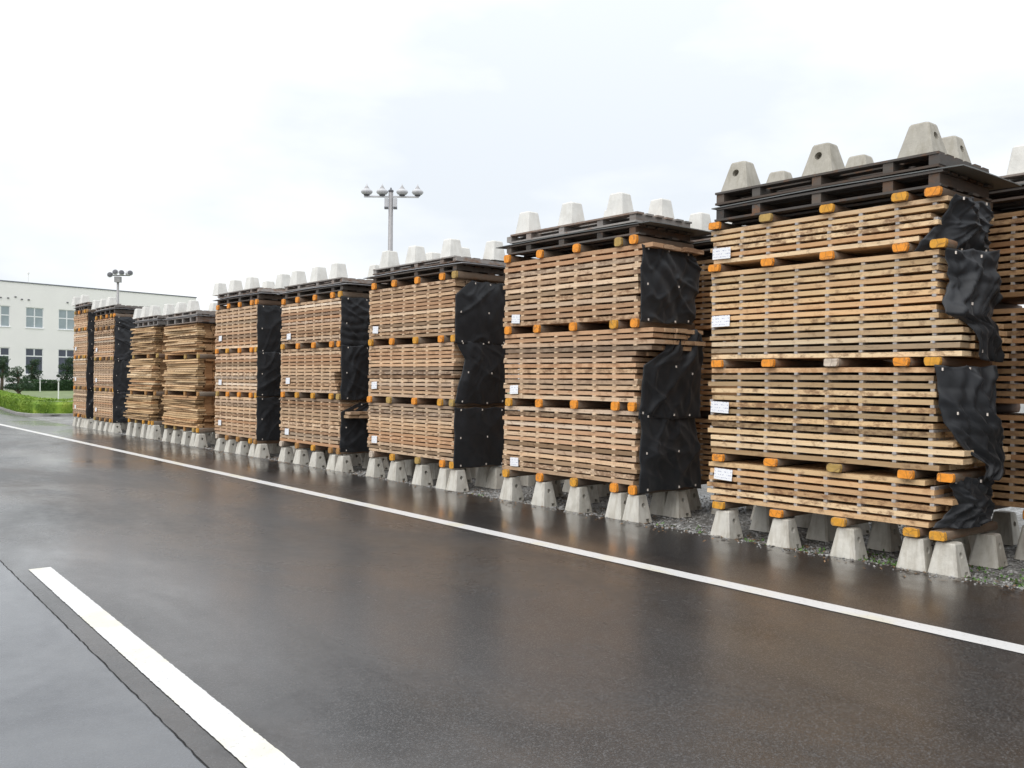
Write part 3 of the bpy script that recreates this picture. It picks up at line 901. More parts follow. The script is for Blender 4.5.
w4 = 'fourth stack from the right'
stack3(w4, 13.1, 15.32, [0.32, 1.22, 2.09, 2.91],
       [15.27, 14.68, 14.06, 13.43, 13.17], [15.26, 14.65, 14.04, 13.40, 13.13], 0.27, 0.052, [13, 13, 13], (2.965, 3.065, 3.095, 3.19), [15.2, 14.7, 14.0, 13.45, 13.15],
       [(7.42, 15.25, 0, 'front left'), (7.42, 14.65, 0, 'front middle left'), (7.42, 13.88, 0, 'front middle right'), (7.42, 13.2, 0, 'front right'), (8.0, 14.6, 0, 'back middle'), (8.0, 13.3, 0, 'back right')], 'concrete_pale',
       [(15.1, 0.55), (15.08, 1.47), (15.06, 2.27)],
       [dict(adj='sunken', yend=13.06, z_top=1.12, z_bot=0.36, xl=[(0, 7.55), (0.2, 7.20), (0.5, 7.19), (1, 7.19)], xr=[(0, 8.12), (1, 8.12)], amp=0.06, bulge=0.03, seed=31),
        dict(adj='hollow', yend=13.06, z_top=2.06, z_bot=1.22, xl=[(0, 7.19), (0.5, 7.20), (0.85, 7.19), (1, 7.2)], xr=[(0, 8.12), (1, 8.12)], amp=0.06, bulge=0.05, seed=32),
        dict(adj='gathered', yend=13.08, z_top=2.86, z_bot=2.05, xl=[(0, 7.19), (1, 7.19)], xr=[(0, 8.12), (1, 8.12)], amp=0.05, bulge=0.04, seed=33, crush=0.02)],
       sheet_k='sheet_pale', endf=lambda i: [lambda k: [13.12, 13.14, 13.1, 13.1, 13.08, 13.1, 13.12, 13.05, 12.8, 12.78, 12.95, 13.05, 13.1][k], lambda k: [13.2, 13.2, 13.15, 13.3, 13.3, 13.28, 13.1, 13.1, 13.1, 13.1, 13.1, 13.1, 13.1][k], None][i], paints={(0, 0): 'bare', (0, 1): 'brown', (0, 2): 'ochre', (0, 3): 'brown', (0, 4): 'brown'})

w5 = 'fifth stack from the right'
stack3(w5, 16.35, 18.45, [0.29, 1.18, 2.065, 2.98],
       [18.37, 17.82, 17.25, 16.65, 16.42], [18.30, 17.79, 17.22, 16.59, 16.33], 0.27, 0.052, [12, 12, 12], (3.035, 3.14, 3.17, 3.265), [18.4, 17.9, 17.3, 16.75, 16.42],
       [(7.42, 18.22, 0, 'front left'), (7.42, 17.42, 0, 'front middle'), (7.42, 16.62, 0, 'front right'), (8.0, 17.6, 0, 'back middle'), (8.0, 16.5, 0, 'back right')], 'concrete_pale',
       [(18.24, 0.58), (18.24, 1.42), (18.25, 2.33)],
       [dict(adj='lower', yend=16.31, z_top=1.14, z_bot=0.36, xl=[(0, 7.19), (1, 7.19)], xr=[(0, 8.12), (1, 8.12)], amp=0.03, bulge=0.04, seed=41),
        dict(adj='slanting', yend=16.31, z_top=2.02, z_bot=1.22, xl=[(0, 7.19), (1, 7.19)], xr=[(0, 8.12), (1, 8.12)], amp=0.04, bulge=0.04, seed=42),
        dict(adj='taut', yend=16.31, z_top=2.92, z_bot=2.06, xl=[(0, 7.19), (1, 7.19)], xr=[(0, 8.12), (1, 8.12)], amp=0.03, bulge=0.03, seed=43)],
       sheet_k='sheet_pale', paints={(0, 0): 'bare', (0, 1): 'brown', (0, 2): 'brown', (0, 3): 'ochre', (0, 4): 'brown'})

# ---- stacks 6 and 7: waney boards piled without stickers
def ragged(where, Y0, Y1, Y0t, Y1t, zs, n, posts, pz, weights, piers, ph):
    put_piers(where, XF, piers, ph)
    for i in range(3):
        ys = [piers[0], piers[1] - 0.02, piers[2], piers[3], piers[4] + 0.03]
        f = i / 3.0
        for k in (range(5) if i == 0 else (0, 2, 4)):
            yy = ys[k] + ((Y0t - Y0) + (Y1t - Y1)) / 2 * f
            colr = random.choice(['ochre', 'olive', 'brown'] if i == 0 else ['brown', 'brown', 'olive'])
            nm = {'brown': 'brown-ended', 'orange': 'orange-ended', 'ochre': 'ochre-ended', 'olive': 'yellow-ended'}[colr]
            bearer(XF - 0.02, yy, zs[i] - 0.047, 'square', colr, f'{nm} bearer, {ORD[k]}, under the {bundle_name(i, 3)} bundle of {where}', U(-0.02, 0.02))
        z0, z1 = zs[i], zs[i + 1] - 0.1
        a0, a1 = Y0 + (Y0t - Y0) * f, Y1 + (Y1t - Y1) * f
        sh = [U(-0.05, 0.05) for _ in range(n)]
        cum = [0.05 * math.sin(j * 0.7 + i * 2) for j in range(n)]
        bundle(XF, a0, a1, z0, z1, n, f'{bundle_name(i, 3)} bundle of ragged waney boards in {where}', 'plank_rough', stick=False, wane=0.03, spread=0.035, yshift=lambda j: sh[j] + cum[j], depth=0.95)
    z0, z1, z2, z3 = pz
    yy0, yy1 = Y0t - 0.02, Y1t + 0.05
    pallet(XF - 0.02, yy0, yy1, z0, z1, posts, f'lower grey pallet on {where}', 'pallet_grey')
    cover(XF - 0.04, 8.30, yy0 - 0.05, yy1 + 0.12, z1 + 0.014, f'pale cover sheet between the pallets of {where}', 'sheet_pale')
    pallet(XF - 0.02, yy0 + 0.02, yy1 - 0.02, z2, z3, posts, f'upper grey pallet holding pale blocks on {where}', 'pallet_grey')
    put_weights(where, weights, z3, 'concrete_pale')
w6 = 'the nearer ragged stack'
ragged(w6, 19.48, 21.65, 19.58, 21.55, [0.40, 1.20, 2.03, 2.82], 15, [21.5, 21.0, 20.5, 20.0, 19.62], (2.735, 2.875, 2.905, 3.0),
       [(7.42, 21.3, 0, 'front left'), (7.42, 20.5, 0, 'front middle'), (7.42, 19.75, 0, 'front right'), (8.0, 20.5, 0, 'back middle')], [21.55, 20.95, 20.3, 19.76, 19.49], 0.30)
w7 = 'the farther ragged stack'
ragged(w7, 22.5, 24.5, 22.2, 23.85, [0.43, 1.16, 2.08, 2.86], 15, [23.7, 23.3, 22.9, 22.5, 22.2], (2.775, 2.905, 2.935, 3.02),
       [(7.42, 23.5, 0, 'front left'), (7.42, 22.9, 0, 'front middle'), (7.42, 22.3, 0, 'front right'), (8.0, 22.9, 0, 'back middle')], [24.35, 23.8, 23.2, 22.76, 22.49], 0.36)

# ---- stacks 8 and 9 at the far end: four bundles, the topmost one thin
def far_stack(where, Y0, Y1, lv, rows, piers, pz, weights, seed, matk='plank_pale'):
    put_piers(where, XF, piers, 0.27)
    ys = [piers[0] - 0.02, piers[1], piers[2], piers[3], piers[4] + 0.02]
    put_bearers(where, XF, lv, 'square', lambda i: ys, pal=['ochre', 'brown', 'orange', 'brown', 'olive'])
    for i in range(4):
        bundle(XF, Y0, Y1, lv[i] + 0.052, lv[i + 1] - 0.052, rows[i], f'{bundle_name(i, 4)} bundle of stickered planks in {where}', matk, tagpos=(Y1 - 0.15, lv[i] + 0.26) if i < 3 else None, spread=0.01)
    z0, z1, z2, z3 = pz
    posts = [Y1 - 0.06, Y1 - 0.5, (Y0 + Y1) / 2, Y0 + 0.5, Y0 + 0.06]
    pallet(XF - 0.02, Y0 + 0.02, Y1 - 0.02, z0, z1, posts, f'lower grey pallet on {where}', 'pallet')
    cover(XF - 0.04, 8.30, Y0 - 0.1, Y1 + 0.1, z1 + 0.014, f'pale cover sheet between the pallets of {where}', 'sheet_pale')
    pallet(XF - 0.02, Y0 + 0.04, Y1 - 0.04, z2, z3, posts, f'upper grey pallet holding pale blocks on {where}', 'pallet_grey')
    put_weights(where, weights, z3, 'concrete_pale')
    adj = ['lowest', 'second lowest', 'third lowest', 'topmost']
    for i in range(4):
        tarp(Y0 - 0.04, lv[i + 1] - 0.04, lv[i] + 0.0, [(0, 7.22), (0.5, 7.19 if i < 2 else 7.24), (1, 7.20)], [(0, 8.12), (1, 8.12)], f'{adj[i]} black cloth on the end of {where}', 0.05, 0.04, seed + i)
w8 = 'second stack from the far end'
far_stack(w8, 25.67, 27.55, [0.31, 1.15, 2.02, 2.87, 3.19], [12, 13, 13, 4], [27.45, 26.92, 26.38, 25.94, 25.68], (3.245, 3.37, 3.40, 3.48),
          [(7.42, 27.3, 0, 'front left'), (7.42, 26.6, 0, 'front middle'), (7.42, 25.9, 0, 'front right')], 61)
w9 = 'the stack at the far end'
far_stack(w9, 28.32, 29.80, [0.33, 1.17, 2.10, 2.93, 3.45], [12, 13, 12, 7], [29.7, 29.25, 28.8, 28.55, 28.29], (3.505, 3.61, 3.64, 3.72),
          [(7.42, 29.5, 0, 'front left'), (7.42, 28.6, 0, 'front right')], 71)

# ---- second row behind
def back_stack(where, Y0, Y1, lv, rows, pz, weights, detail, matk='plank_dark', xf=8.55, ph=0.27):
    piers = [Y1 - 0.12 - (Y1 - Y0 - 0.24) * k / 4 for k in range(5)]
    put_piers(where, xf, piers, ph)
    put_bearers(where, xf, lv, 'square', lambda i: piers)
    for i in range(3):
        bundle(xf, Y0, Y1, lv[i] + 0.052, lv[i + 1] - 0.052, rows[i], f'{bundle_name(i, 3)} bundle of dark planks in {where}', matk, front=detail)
    z0, z1, z2, z3 = pz
    posts = [Y1 - 0.06, Y1 - 0.6, (Y0 + Y1) / 2, Y0 + 0.6, Y0 + 0.06]
    pallet(xf - 0.02, Y0 + 0.02, Y1 - 0.02, z0, z1, posts, f'lower dark pallet on {where}', 'pallet')
    cover(xf - 0.05, xf + 1.0, Y0 - 0.08, Y1 + 0.12, z1 + 0.014, f'grey cover sheet between the pallets of {where}', 'sheet')
    pallet(xf - 0.02, Y0 + 0.04, Y1 - 0.04, z2, z3, posts, f'upper weathered pallet on {where}', 'pallet_grey')
    put_weights(where, weights, z3, 'concrete_pale')
bA = 'dark stack at right edge'
back_stack(bA, 2.0, 4.26, [0.38, 1.30, 2.256, 3.12], [12, 13, 12], (3.175, 3.275, 3.305, 3.40), [(8.72, 3.27, 0.0, 'front left'), (8.72, 2.5, 0, 'front middle'), (9.3, 3.3, 0, 'back left')], True, ph=0.30)
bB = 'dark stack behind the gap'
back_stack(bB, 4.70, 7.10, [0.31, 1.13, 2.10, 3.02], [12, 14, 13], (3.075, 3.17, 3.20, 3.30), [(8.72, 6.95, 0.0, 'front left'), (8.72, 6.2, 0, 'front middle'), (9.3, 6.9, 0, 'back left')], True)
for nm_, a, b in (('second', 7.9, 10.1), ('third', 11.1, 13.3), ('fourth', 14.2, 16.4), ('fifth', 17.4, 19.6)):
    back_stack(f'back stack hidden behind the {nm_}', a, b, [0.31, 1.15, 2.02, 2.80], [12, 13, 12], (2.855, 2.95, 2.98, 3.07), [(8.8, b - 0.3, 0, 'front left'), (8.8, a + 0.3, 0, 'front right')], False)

# rows continued past the right edge: unseen stacks added to keep light out
back_stack('unseen front stack past right edge', 0.0, 2.35, [0.30, 1.2, 2.1, 3.0], [12, 13, 13], (3.055, 3.16, 3.19, 3.29), [(7.42, 2.1, 0, 'front left')], False, 'plank', xf=XF)
back_stack('unseen back stack past right edge', -0.8, 1.5, [0.33, 1.2, 2.1, 3.0], [12, 13, 13], (3.055, 3.16, 3.19, 3.29), [(8.72, 1.2, 0, 'front left')], False)

# ------------------------------------------------------------------ gravel stones and weeds at the stack feet
m = MB()
def stone(x, y, z, r):
    b = len(m.v)
    q = Matrix.Rotation(U(0, 6.28), 3, 'Z') @ Matrix.Rotation(U(-0.5, 0.5), 3, 'X')
    for p in ((1, 0, 0), (-1, 0, 0), (0, 1, 0), (0, -1, 0), (0.1, 0.1, 0.7), (0, 0, -0.7)):
        v = q @ Vector((p[0] * r * U(0.7, 1.2), p[1] * r * U(0.6, 1.0), p[2] * r))
        m.v.append((x + v.x, y + v.y, z + v.z))
    m.f.extend([tuple(b + i for i in t) for t in ((0, 2, 4), (2, 1, 4), (1, 3, 4), (3, 0, 4), (2, 0, 5), (1, 2, 5), (3, 1, 5), (0, 3, 5))])
for _ in range(9000):
    y = 1.0 + 11.0 * random.random() ** 1.3
    x = EDGE_X + 0.01 + 2.6 * random.random() ** 1.4
    stone(x, y, -0.025, U(0.008, 0.022))
for _ in range(3500):
    stone(EDGE_X + U(0.0, 0.5), U(8, 31), -0.025, U(0.012, 0.026))
for _ in range(700):
    y = 1.5 + 26 * random.random() ** 1.5
    stone(EDGE_X - abs(random.gauss(0, 0.07)), y, 0.003, U(0.006, 0.014))
tag(m.obj('gravel_stones', M['pebble']), 'loose grey gravel scattered under and beside the stacks', 'gravel', kind='stuff')

m = MB()
for _ in range(1500):
    y = 1.5 + 22 * random.random() ** 1.4
    x = EDGE_X + random.gauss(0.12, 0.22)
    if x < EDGE_X - 0.35: continue
    z = 0.004 if x < EDGE_X else -0.012
    a, l, w = U(0, 3.14), U(0.015, 0.06), U(0.004, 0.012)
    dx, dy = math.cos(a) * l, math.sin(a) * l
    nx, ny_ = -math.sin(a) * w, math.cos(a) * w
    m.quad((x - dx, y - dy, z), (x + nx, y + ny_, z + U(0.002, 0.009)), (x + dx, y + dy, z + U(0, 0.006)), (x - nx, y - ny_, z + 0.001))
tag(m.obj('bark_scraps', M['bark_scrap']), 'brown bark and wood scraps littering the gravel edge below the stacks', 'wood scraps', kind='stuff')
m = MB()
def leaf(x, y, z, s, tiltmax=1.1, mm=None):
    mm = mm or m
    a, t = U(0, 6.28), U(0.15, tiltmax)
    d = Vector((math.cos(a) * math.cos(t), math.sin(a) * math.cos(t), math.sin(t)))
    w = Vector((-math.sin(a), math.cos(a), 0)) * s * 0.32
    p = Vector((x, y, z))
    mm.quad(p, p + d * s * 0.5 + w, p + d * s, p + d * s * 0.5 - w)
spots = []
for cx, cy, n_, sp in ((7.34, 4.48, 34, 0.2), (7.38, 3.88, 60, 0.28), (7.6, 4.2, 40, 0.35), (7.30, 5.15, 20, 0.18), (7.32, 6.2, 26, 0.35), (7.36, 2.85, 90, 0.42), (7.6, 2.6, 60, 0.4), (7.75, 3.1, 30, 0.35), (7.4, 5.85, 18, 0.3), (7.3, 9.4, 14, 0.3)):
    for _ in range(n_):
        spots.append((cx + random.gauss(0, sp * 0.35), cy + random.gauss(0, sp * 0.6)))
for x, y in spots:
    if x < EDGE_X + 0.02:
        continue
    if random.random() < 0.45:
        continue
    for _ in range(random.randint(2, 5)):
        leaf(x + U(-0.02, 0.02), y + U(-0.02, 0.02), -0.02, U(0.015, 0.038))
tag(m.obj('weeds', M['leaf_weed']), 'low green weeds growing in the gravel at the stack feet', 'weeds', kind='stuff')

# ------------------------------------------------------------------ hedge, kerb, lawn
def offset_line(pts, d):
    out = []
    for i, p in enumerate(pts):
        a, b = Vector(pts[max(i - 1, 0)]), Vector(pts[min(i + 1, len(pts) - 1)])
        t = (b - a).normalized()
        out.append((p[0] - t.y * d, p[1] + t.x * d))
    return out
m = MB()
inner_k = offset_line(kerb_line, 0.14)
loops = [[(a[0], a[1], -0.05), (a[0], a[1], 0.07), (b[0], b[1], 0.08), (b[0], b[1], -0.05)] for a, b in zip(kerb_line, inner_k)]
m.rings(loops)
tag(m.obj('kerb', M['kerb']), kind='structure')
m = MB()
lawn_edge = offset_line(kerb_line, 0.10)
ny = 12
for i in range(len(lawn_edge) - 1):
    pass
# lawn: a gently rising sheet behind the hedge
gx, gy = 26, 22
x0, x1, y0_, y1_ = 7.0, 62.0, 37.4, 84.5
def lawn_z(x, y):
    t = max(0.0, min(1.0, (y - 48) / 26))
    return 0.05 + 0.34 * t * t * (3 - 2 * t)
for i in range(gx + 1):
    for j in range(gy + 1):
        y = y0_ + (y1_ - y0_) * j / gy
        xs = 7.60 + max(0, (y - 39)) * 0.092 + 0.25
        if y < 39: xs = 7.6 + (39 - y) * 0.3 + 0.2
        x = xs + (x1 - xs) * i / gx
        m.v.append((x, y, lawn_z(x, y)))
for i in range(gx):
    for j in range(gy):
        a = i * (gy + 1) + j
        m.f.append((a, a + gy + 1, a + gy + 2, a + 1))
tag(m.obj('lawn', M['lawn']), kind='structure')

def hedge(name, path, hgt, wid, mat, nleaf, ls, label, zf=lambda x, y: 0.0):
    m = MB()
    segs = list(zip(path[:-1], path[1:]))
    ln = [(Vector(b) - Vector(a)).length for a, b in segs]
    tot = sum(ln)
    # a solid, slightly uneven core
    loops = []
    for i, p in enumerate(path):
        a, b = Vector(path[max(i - 1, 0)]), Vector(path[min(i + 1, len(path) - 1)])
        t = (b - a).normalized()
        nrm = Vector((-t.y, t.x))
        z = zf(*p)
        w = wid / 2 * 0.78
        h = hgt * 0.86
        loops.append([(p[0] - nrm.x * w, p[1] - nrm.y * w, z), (p[0] - nrm.x * w, p[1] - nrm.y * w, z + h * 0.8), (p[0] - nrm.x * w * 0.7, p[1] - nrm.y * w * 0.7, z + h), (p[0] + nrm.x * w * 0.7, p[1] + nrm.y * w * 0.7, z + h), (p[0] + nrm.x * w, p[1] + nrm.y * w, z + h * 0.8), (p[0] + nrm.x * w, p[1] + nrm.y * w, z)])
    m.rings(loops)
    for _ in range(nleaf):
        d = random.random() * tot
        for (a, b), l in zip(segs, ln):
            if d <= l: break
            d -= l
        a, b = Vector(a), Vector(b)
        t = (b - a).normalized()
        p = a + t * d
        nrm = Vector((-t.y, t.x))
        q = random.random()
        n1 = mnoise.noise((p.x * 1.2, p.y * 1.2, 0)) * 0.06
        if q < 0.45:
            off, z = U(-1, 1) * wid / 2, hgt * U(0.9, 1.03) + n1 * hgt
        else:
            sd = -1 if q < 0.8 else 1
            zz = random.random()
            off, z = sd * (wid / 2) * (U(0.86, 1.04) + n1), hgt * zz
        leaf(p.x + nrm.x * off, p.y + nrm.y * off, zf(p.x, p.y) + z, ls * U(0.7, 1.3), 1.3, m)
    o = m.obj(name, mat)
    return tag(o, label, 'hedge')
hp = offset_line([(9.95, 62.0), (9.15, 55.0), (8.25, 47.2), (7.75, 42.0), (7.52, 39.5), (7.72, 38.35), (8.3, 37.8), (9.2, 37.65), (12.0, 37.6), (18.0, 37.6), (26, 37.6)], -0.0)
hp = [(x + 0.55, y + 0.55) for x, y in hp]
hedge('clipped_hedge', hp, 0.60, 0.85, M['leaf_hedge'], 60000, 0.055, 'low bright green clipped hedge curving along the kerb')
hedge('dark_hedge', [(14.75, 75.9), (17.0, 77.1), (19.5, 78.2), (24, 79.6), (32, 81)], 0.76, 1.1, M['leaf_dark'], 12000, 0.13, 'dark green boxy hedge between the lawn and the building', lawn_z)

# ------------------------------------------------------------------ trees
def tree(loc, trunk_pts, trunk_r, pads, label, name='pine_tree', matk='leaf_pine', ls=0.14, dens=420):
    root = empty(name, loc, label, 'tree', None)
    t = MB()
    t.tube(trunk_pts, [trunk_r * (1 - 0.55 * i / (len(trunk_pts) - 1)) for i in range(len(trunk_pts))], 8)
    for px, py, pz, rx, ry, rz in pads:
        # a limb from the trunk to every pad
        a = min(trunk_pts, key=lambda q: (q[2] - (pz - 0.25)) ** 2)
        t.tube([a, ((a[0] + px) / 2, (a[1] + py) / 2, (a[2] + pz) / 2 + 0.05), (px, py, pz - rz * 0.4)], [trunk_r * 0.5, trunk_r * 0.35, trunk_r * 0.2], 6)
    t.obj('trunk', M['bark'], root, True)
    c = MB()
    for px, py, pz, rx, ry, rz in pads:
        vol = max(0.25, rx * ry * max(rz, 0.2))
        for _ in range(int(dens * (rx * ry) ** 0.8 * (1 + rz))):
            while True:
                u, v, w = U(-1, 1), U(-1, 1), U(-1, 1)
                d = u * u + v * v + w * w
                if d < 1: break
            k = 1 + 0.22 * mnoise.noise((px + u * 2, py + v * 2, pz + w * 3))
            if d < 0.22 and random.random() < 0.6: continue
            leaf(px + u * rx * k, py + v * ry * k, pz + w * rz * k, ls * U(0.7, 1.4), 1.4, c)
    c.obj('crown', M[matk], root)
    return root
def lz(x, y): return (x, y, lawn_z(x, y))
VR = math.atan2(-0.639, 0.769)
def pads(mpp, bx, by, lst):       # (x, y, rx, rz) read off in steps of one hand's breadth at that distance
    return [((x - bx) * mpp, U(-0.1, 0.1), (by - y) * mpp, rx * mpp, rx * mpp * 0.8, rz * mpp) for x, y, rx, rz in lst]
def trunk_to(h, lean=0.0):
    return [(0, 0, -0.1), (lean * 0.4, 0, h * 0.35), (lean, 0, h * 0.7), (lean * 0.7, 0, h)]
t_ = tree((12.14, 62.71, 0.27), [(0, 0, -0.1), (-0.1, 0, 0.2), (-0.18, 0, 0.5), (-0.1, 0, 1.0), (-0.2, 0, 1.5)], 0.11,
     pads(0.0625, 20.5, 396, [(18, 387.2, 12, 3.4), (28, 386.5, 6, 3), (8, 387.5, 5.5, 3), (10, 380.5, 6, 2.6), (22, 381.5, 6, 2.6), (16.5, 376, 6, 2), (16.5, 371, 6, 4.2), (11, 373.5, 4, 2)]),
     'small trained pine with spreading flat pads on the lawn', ls=0.09, dens=1700)
t_.rotation_euler.z = VR
t_ = tree((13.23, 74.8, 0.39), trunk_to(2.4, 0.1), 0.13, pads(0.0737, 1.5, 390, [(3, 359.5, 5.5, 4.5), (-2, 365, 8, 4), (4.5, 369, 5, 4), (1, 374.5, 8, 3)]),
     'dark layered tree with bare trunk at the left picture edge', ls=0.11, dens=1500)
t_.rotation_euler.z = VR
t_ = tree((15.93, 77.77, 0.39), trunk_to(2.4, -0.1), 0.13, pads(0.078, 33, 388, [(34.5, 360, 5, 3.5), (31.5, 365.5, 6, 4), (35, 371, 6.5, 4), (29.5, 376, 7, 3), (38, 377, 4, 2.5)]),
     'dark layered tree standing before the middle ground-floor window', ls=0.11, dens=1500)
t_.rotation_euler.z = VR
t_ = tree((18.42, 78.29, 0.39), trunk_to(2.4, 0.1), 0.13, pads(0.0804, 66, 389, [(71, 360, 6, 4), (65, 366, 6, 4), (72, 369, 6, 5), (67, 374, 9, 4), (62, 380, 6, 3), (72, 380.5, 8, 4)]),
     'dark layered tree half hidden by the stack at the far end', ls=0.11, dens=1500)
t_.rotation_euler.z = VR

# white garden posts
def garden_post(x, y, h, label):
    z = lawn_z(x, y)
    root = empty('garden_lamp', (x, y, z), label, 'garden lamp', 'white garden lamps on the lawn')
    MB().tube([(0, 0, -0.05), (0, 0, h - 0.1)], 0.032, 8).obj('pole', M['post_white'], root)
    MB().lathe([(0.04, h - 0.12), (0.07, h - 0.10), (0.08, h + 0.0), (0.03, h + 0.03)], 10).obj('lamp_head', M['lamp_white'], root)
garden_post(15.42, 72.99, 0.95, 'short white garden lamp in front of the middle window tree')
garden_post(12.72, 55.73, 1.22, 'taller white garden lamp nearer the bright clipped hedge')

# ------------------------------------------------------------------ building
b_ang = R(79.349)
uB = Vector((math.sin(b_ang), math.cos(b_ang), 0))
bld = empty('office_building', (16.983, 85.992, 0), 'long cream two-storey building with white-framed windows behind the stacks', 'building')
bld.rotation_euler.z = math.atan2(uB.y, uB.x)
S0, S1_, ZR = -46.5, 16.1, 9.50
wins = []
k = -16
while True:
    s = 0.03 + 2.737 * k
    if s + 1.46 > S1_ - 0.6: break
    if s > S0 + 0.6:
        wins.append((s, s + 1.46))
    k += 1
zb = [0.0, 1.67, 3.92, 5.69, 7.45, ZR]
m = MB()
sb = [S0]
for a, b in wins: sb += [a, b]
sb.append(S1_)
for i in range(len(sb) - 1):
    for j in range(5):
        if i % 2 == 1 and j in (1, 3):
            a, b, c, d = sb[i], sb[i + 1], zb[j], zb[j + 1]
            e = 0.14
            m.quad((a, 0, c), (a, e, c), (a, e, d), (a, 0, d)); m.quad((b, 0, c), (b, 0, d), (b, e, d), (b, e, c))
            m.quad((a, 0, c), (b, 0, c), (b, e, c), (a, e, c)); m.quad((a, 0, d), (a, e, d), (b, e, d), (b, 0, d))
            continue
        m.quad((sb[i], 0, zb[j]), (sb[i + 1], 0, zb[j]), (sb[i + 1], 0, zb[j + 1]), (sb[i], 0, zb[j + 1]))
m.quad((S1_, 0, 0), (S1_, 16, 0), (S1_, 16, ZR), (S1_, 0, ZR)); m.quad((S0, 0, 0), (S0, 0, ZR), (S0, 16, ZR), (S0, 16, 0))
m.quad((S0, 16, 0), (S0, 16, ZR), (S1_, 16, ZR), (S1_, 16, 0)); m.quad((S0, 0, ZR), (S1_, 0, ZR), (S1_, 16, ZR), (S0, 16, ZR))
m.obj('wall', M['wall'], bld)
MB().box(S0 - 0.04, S1_ + 0.04, -0.05, 0.12, ZR + 0.002, ZR + 0.09).obj('roof_trim', M['trim'], bld)
def window_meshes(lower):
    h = 2.25 if lower else 1.76
    zm = 1.58 if lower else 0.98
    w = 1.46
    f = MB()
    t = 0.06
    f.box(0, w, 0.06, 0.13, 0, t); f.box(0, w, 0.06, 0.13, h - t, h); f.box(0, t, 0.062, 0.128, t, h - t); f.box(w - t, w, 0.062, 0.128, t, h - t)
    f.box(t, w - t, 0.064, 0.126, zm - 0.05, zm + 0.05)
    f.box(w / 2 - 0.05, w / 2 + 0.05, 0.066, 0.124, (zm + 0.05) if lower else t, h - t)
    if not lower:
        pass
    fr = f.mesh('window', M['frame'])
    si = MB().box(-0.05, w + 0.05, -0.05, 0.055, -0.06, -0.004).mesh('sill', M['frame'])
    panes = []
    mk = 'pane_dark' if lower else 'pane'
    cells = [(t, w / 2 - 0.05, zm + 0.05, h - t), (w / 2 + 0.05, w - t, zm + 0.05, h - t)]
    cells += [(t, w - t, t, zm - 0.05)] if lower else [(t, w / 2 - 0.05, t, zm - 0.05), (w / 2 + 0.05, w - t, t, zm - 0.05)]
    for a, b, c, d in cells:
        panes.append(MB().box(a, b, 0.085, 0.1, c, d).mesh('pane', M[mk]))
    return fr, si, panes
WM = {l: window_meshes(l) for l in (True, False)}
for a, b in wins:
    if a < -7.5 or a > 8: continue
    for lower in (True, False):
        fr, si, panes = WM[lower]
        o = link('window', fr, bld, (a, 0, zb[1] if lower else zb[3]))
        for p in panes: link('pane', p, o)
        link('sill', si, o)
for a, b in wins:
    if -7.5 <= a <= 8: continue
    for lower in (True, False):
        o = link('window', WM[lower][0], bld, (a, 0, zb[1] if lower else zb[3]))
        for p in WM[lower][2]: link('pane', p, o)
vm = MB().box(-0.075, 0.075, -0.07, -0.002, -0.05, 0.05).mesh('wall_vent', M['vent'])
for s, z in ((-0.325, 8.09), (0.236, 8.09), (-0.83, 8.26), (-1.42, 8.12), (-2.0, 8.12), (3.51, 8.10), (4.07, 8.10)):
    link('wall_vent', vm, bld, (s, 0, z))
mast = empty('roof_mast', Vector((16.983, 85.992, ZR)) + uB * 0.25 + Vector((0, 0.3, 0)), 'thin pale mast with a small head on the building roof', 'mast')
MB().tube([(0, 0, 0), (0, 0, 0.85)], 0.03, 6).obj('pole', M['post_white'], mast)
MB().lathe([(0.03, 0.8), (0.09, 0.86), (0.09, 0.98), (0.03, 1.02)], 8).obj('mast_head', M['post_white'], mast)

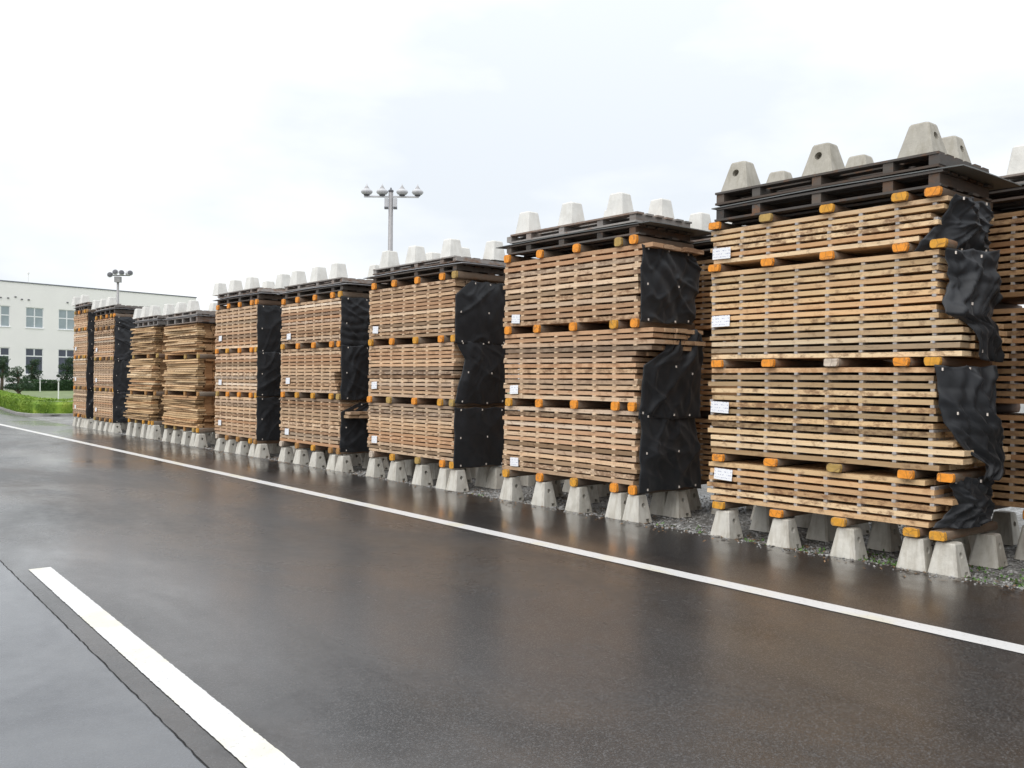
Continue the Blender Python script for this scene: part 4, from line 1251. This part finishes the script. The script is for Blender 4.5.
# ------------------------------------------------------------------ flood-light masts
def bell_head(root, x, z):
    s = MB()
    s.lathe([(0.06, 0.0), (0.20, 0.05), (0.265, 0.13), (0.25, 0.20), (0.13, 0.28), (0.07, 0.33), (0.03, 0.45), (0.008, 0.52)], 14, x, 0, z)
    o = s.obj('lamp_shade', M['lamp_white'], root, True)
    MB().lathe([(0.10, -0.035), (0.14, 0.005), (0.12, 0.03)], 12, x, 0, z).obj('lamp_lens', M['lamp_dark'], o)
    MB().lathe([(0.14, 0.262), (0.085, 0.335), (0.045, 0.40)], 12, x, 0, z + 0.012).obj('lamp_cap', M['steel'], o)
p = empty('floodlight_mast', (21.34, 34.30, 0), 'tall steel mast with four bell-shaped lamps rising above the stacks', 'floodlight mast')
p.rotation_euler.z = math.atan2(-0.639, 0.769)
MB().tube([(0, 0, -0.1), (0, 0, 4.0), (0, 0, 9.95)], [0.15, 0.125, 0.10], 12).obj('pole', M['steel'], p, True)
MB().lathe([(0.10, 9.9), (0.12, 9.92), (0.12, 9.98), (0.04, 10.03), (0.03, 10.1)], 10).obj('pole_cap', M['lamp_dark'], p)
MB().box(-1.2, 1.25, -0.035, 0.035, 9.66, 9.73).obj('cross_arm', M['lamp_white'], p)
for x in (-1.08, -0.39, 0.50, 1.19):
    bell_head(p, x, 9.76)
for sx in (-1, 1):
    MB().box(sx * 0.20 - 0.075, sx * 0.20 + 0.075, -0.08, 0.08, 9.24, 9.62).obj('ballast_box', M['lamp_white'], p)
    MB().box(sx * 0.20 - 0.08, sx * 0.20 + 0.08, -0.085, 0.085, 9.15, 9.238).obj('box_base', M['lamp_dark'], p)

p = empty('floodlight_mast', (20.98, 73.6, 0), 'farther grey mast with tilted floodlights standing before the building roofline', 'floodlight mast')
p.rotation_euler.z = math.atan2(-0.639, 0.769)
MB().tube([(0, 0, -0.1), (0, 0, 9.3)], [0.14, 0.09], 10).obj('pole', M['steel'], p, True)
MB().box(-0.85, 0.95, -0.04, 0.04, 9.42, 9.50).obj('cross_arm', M['steel'], p)
MB().box(-0.22, 0.22, -0.18, 0.18, 8.92, 9.36).obj('ballast_box', M['steel'], p)
for x, z, ry, rz in ((-0.12, 9.62, 0.2, 0.3), (0.28, 9.58, 0.9, 0.4), (0.72, 9.5, 0.5, -0.4), (0.98, 9.56, 1.1, 0.2), (-0.55, 9.42, 1.3, 0.0)):
    s = MB()
    s.lathe([(0.04, 0.0), (0.16, 0.06), (0.23, 0.22), (0.21, 0.28)], 12)
    o = s.obj('floodlight', M['lamp_white'], p, True)
    o.location = (x, -0.08, z)
    o.rotation_euler = (1.2 if rz >= 0 else -0.9, ry - 0.6, rz)
    MB().lathe([(0.19, 0.282), (0.12, 0.31), (0.02, 0.32)], 12).obj('lamp_lens', M['lamp_dark'], o)
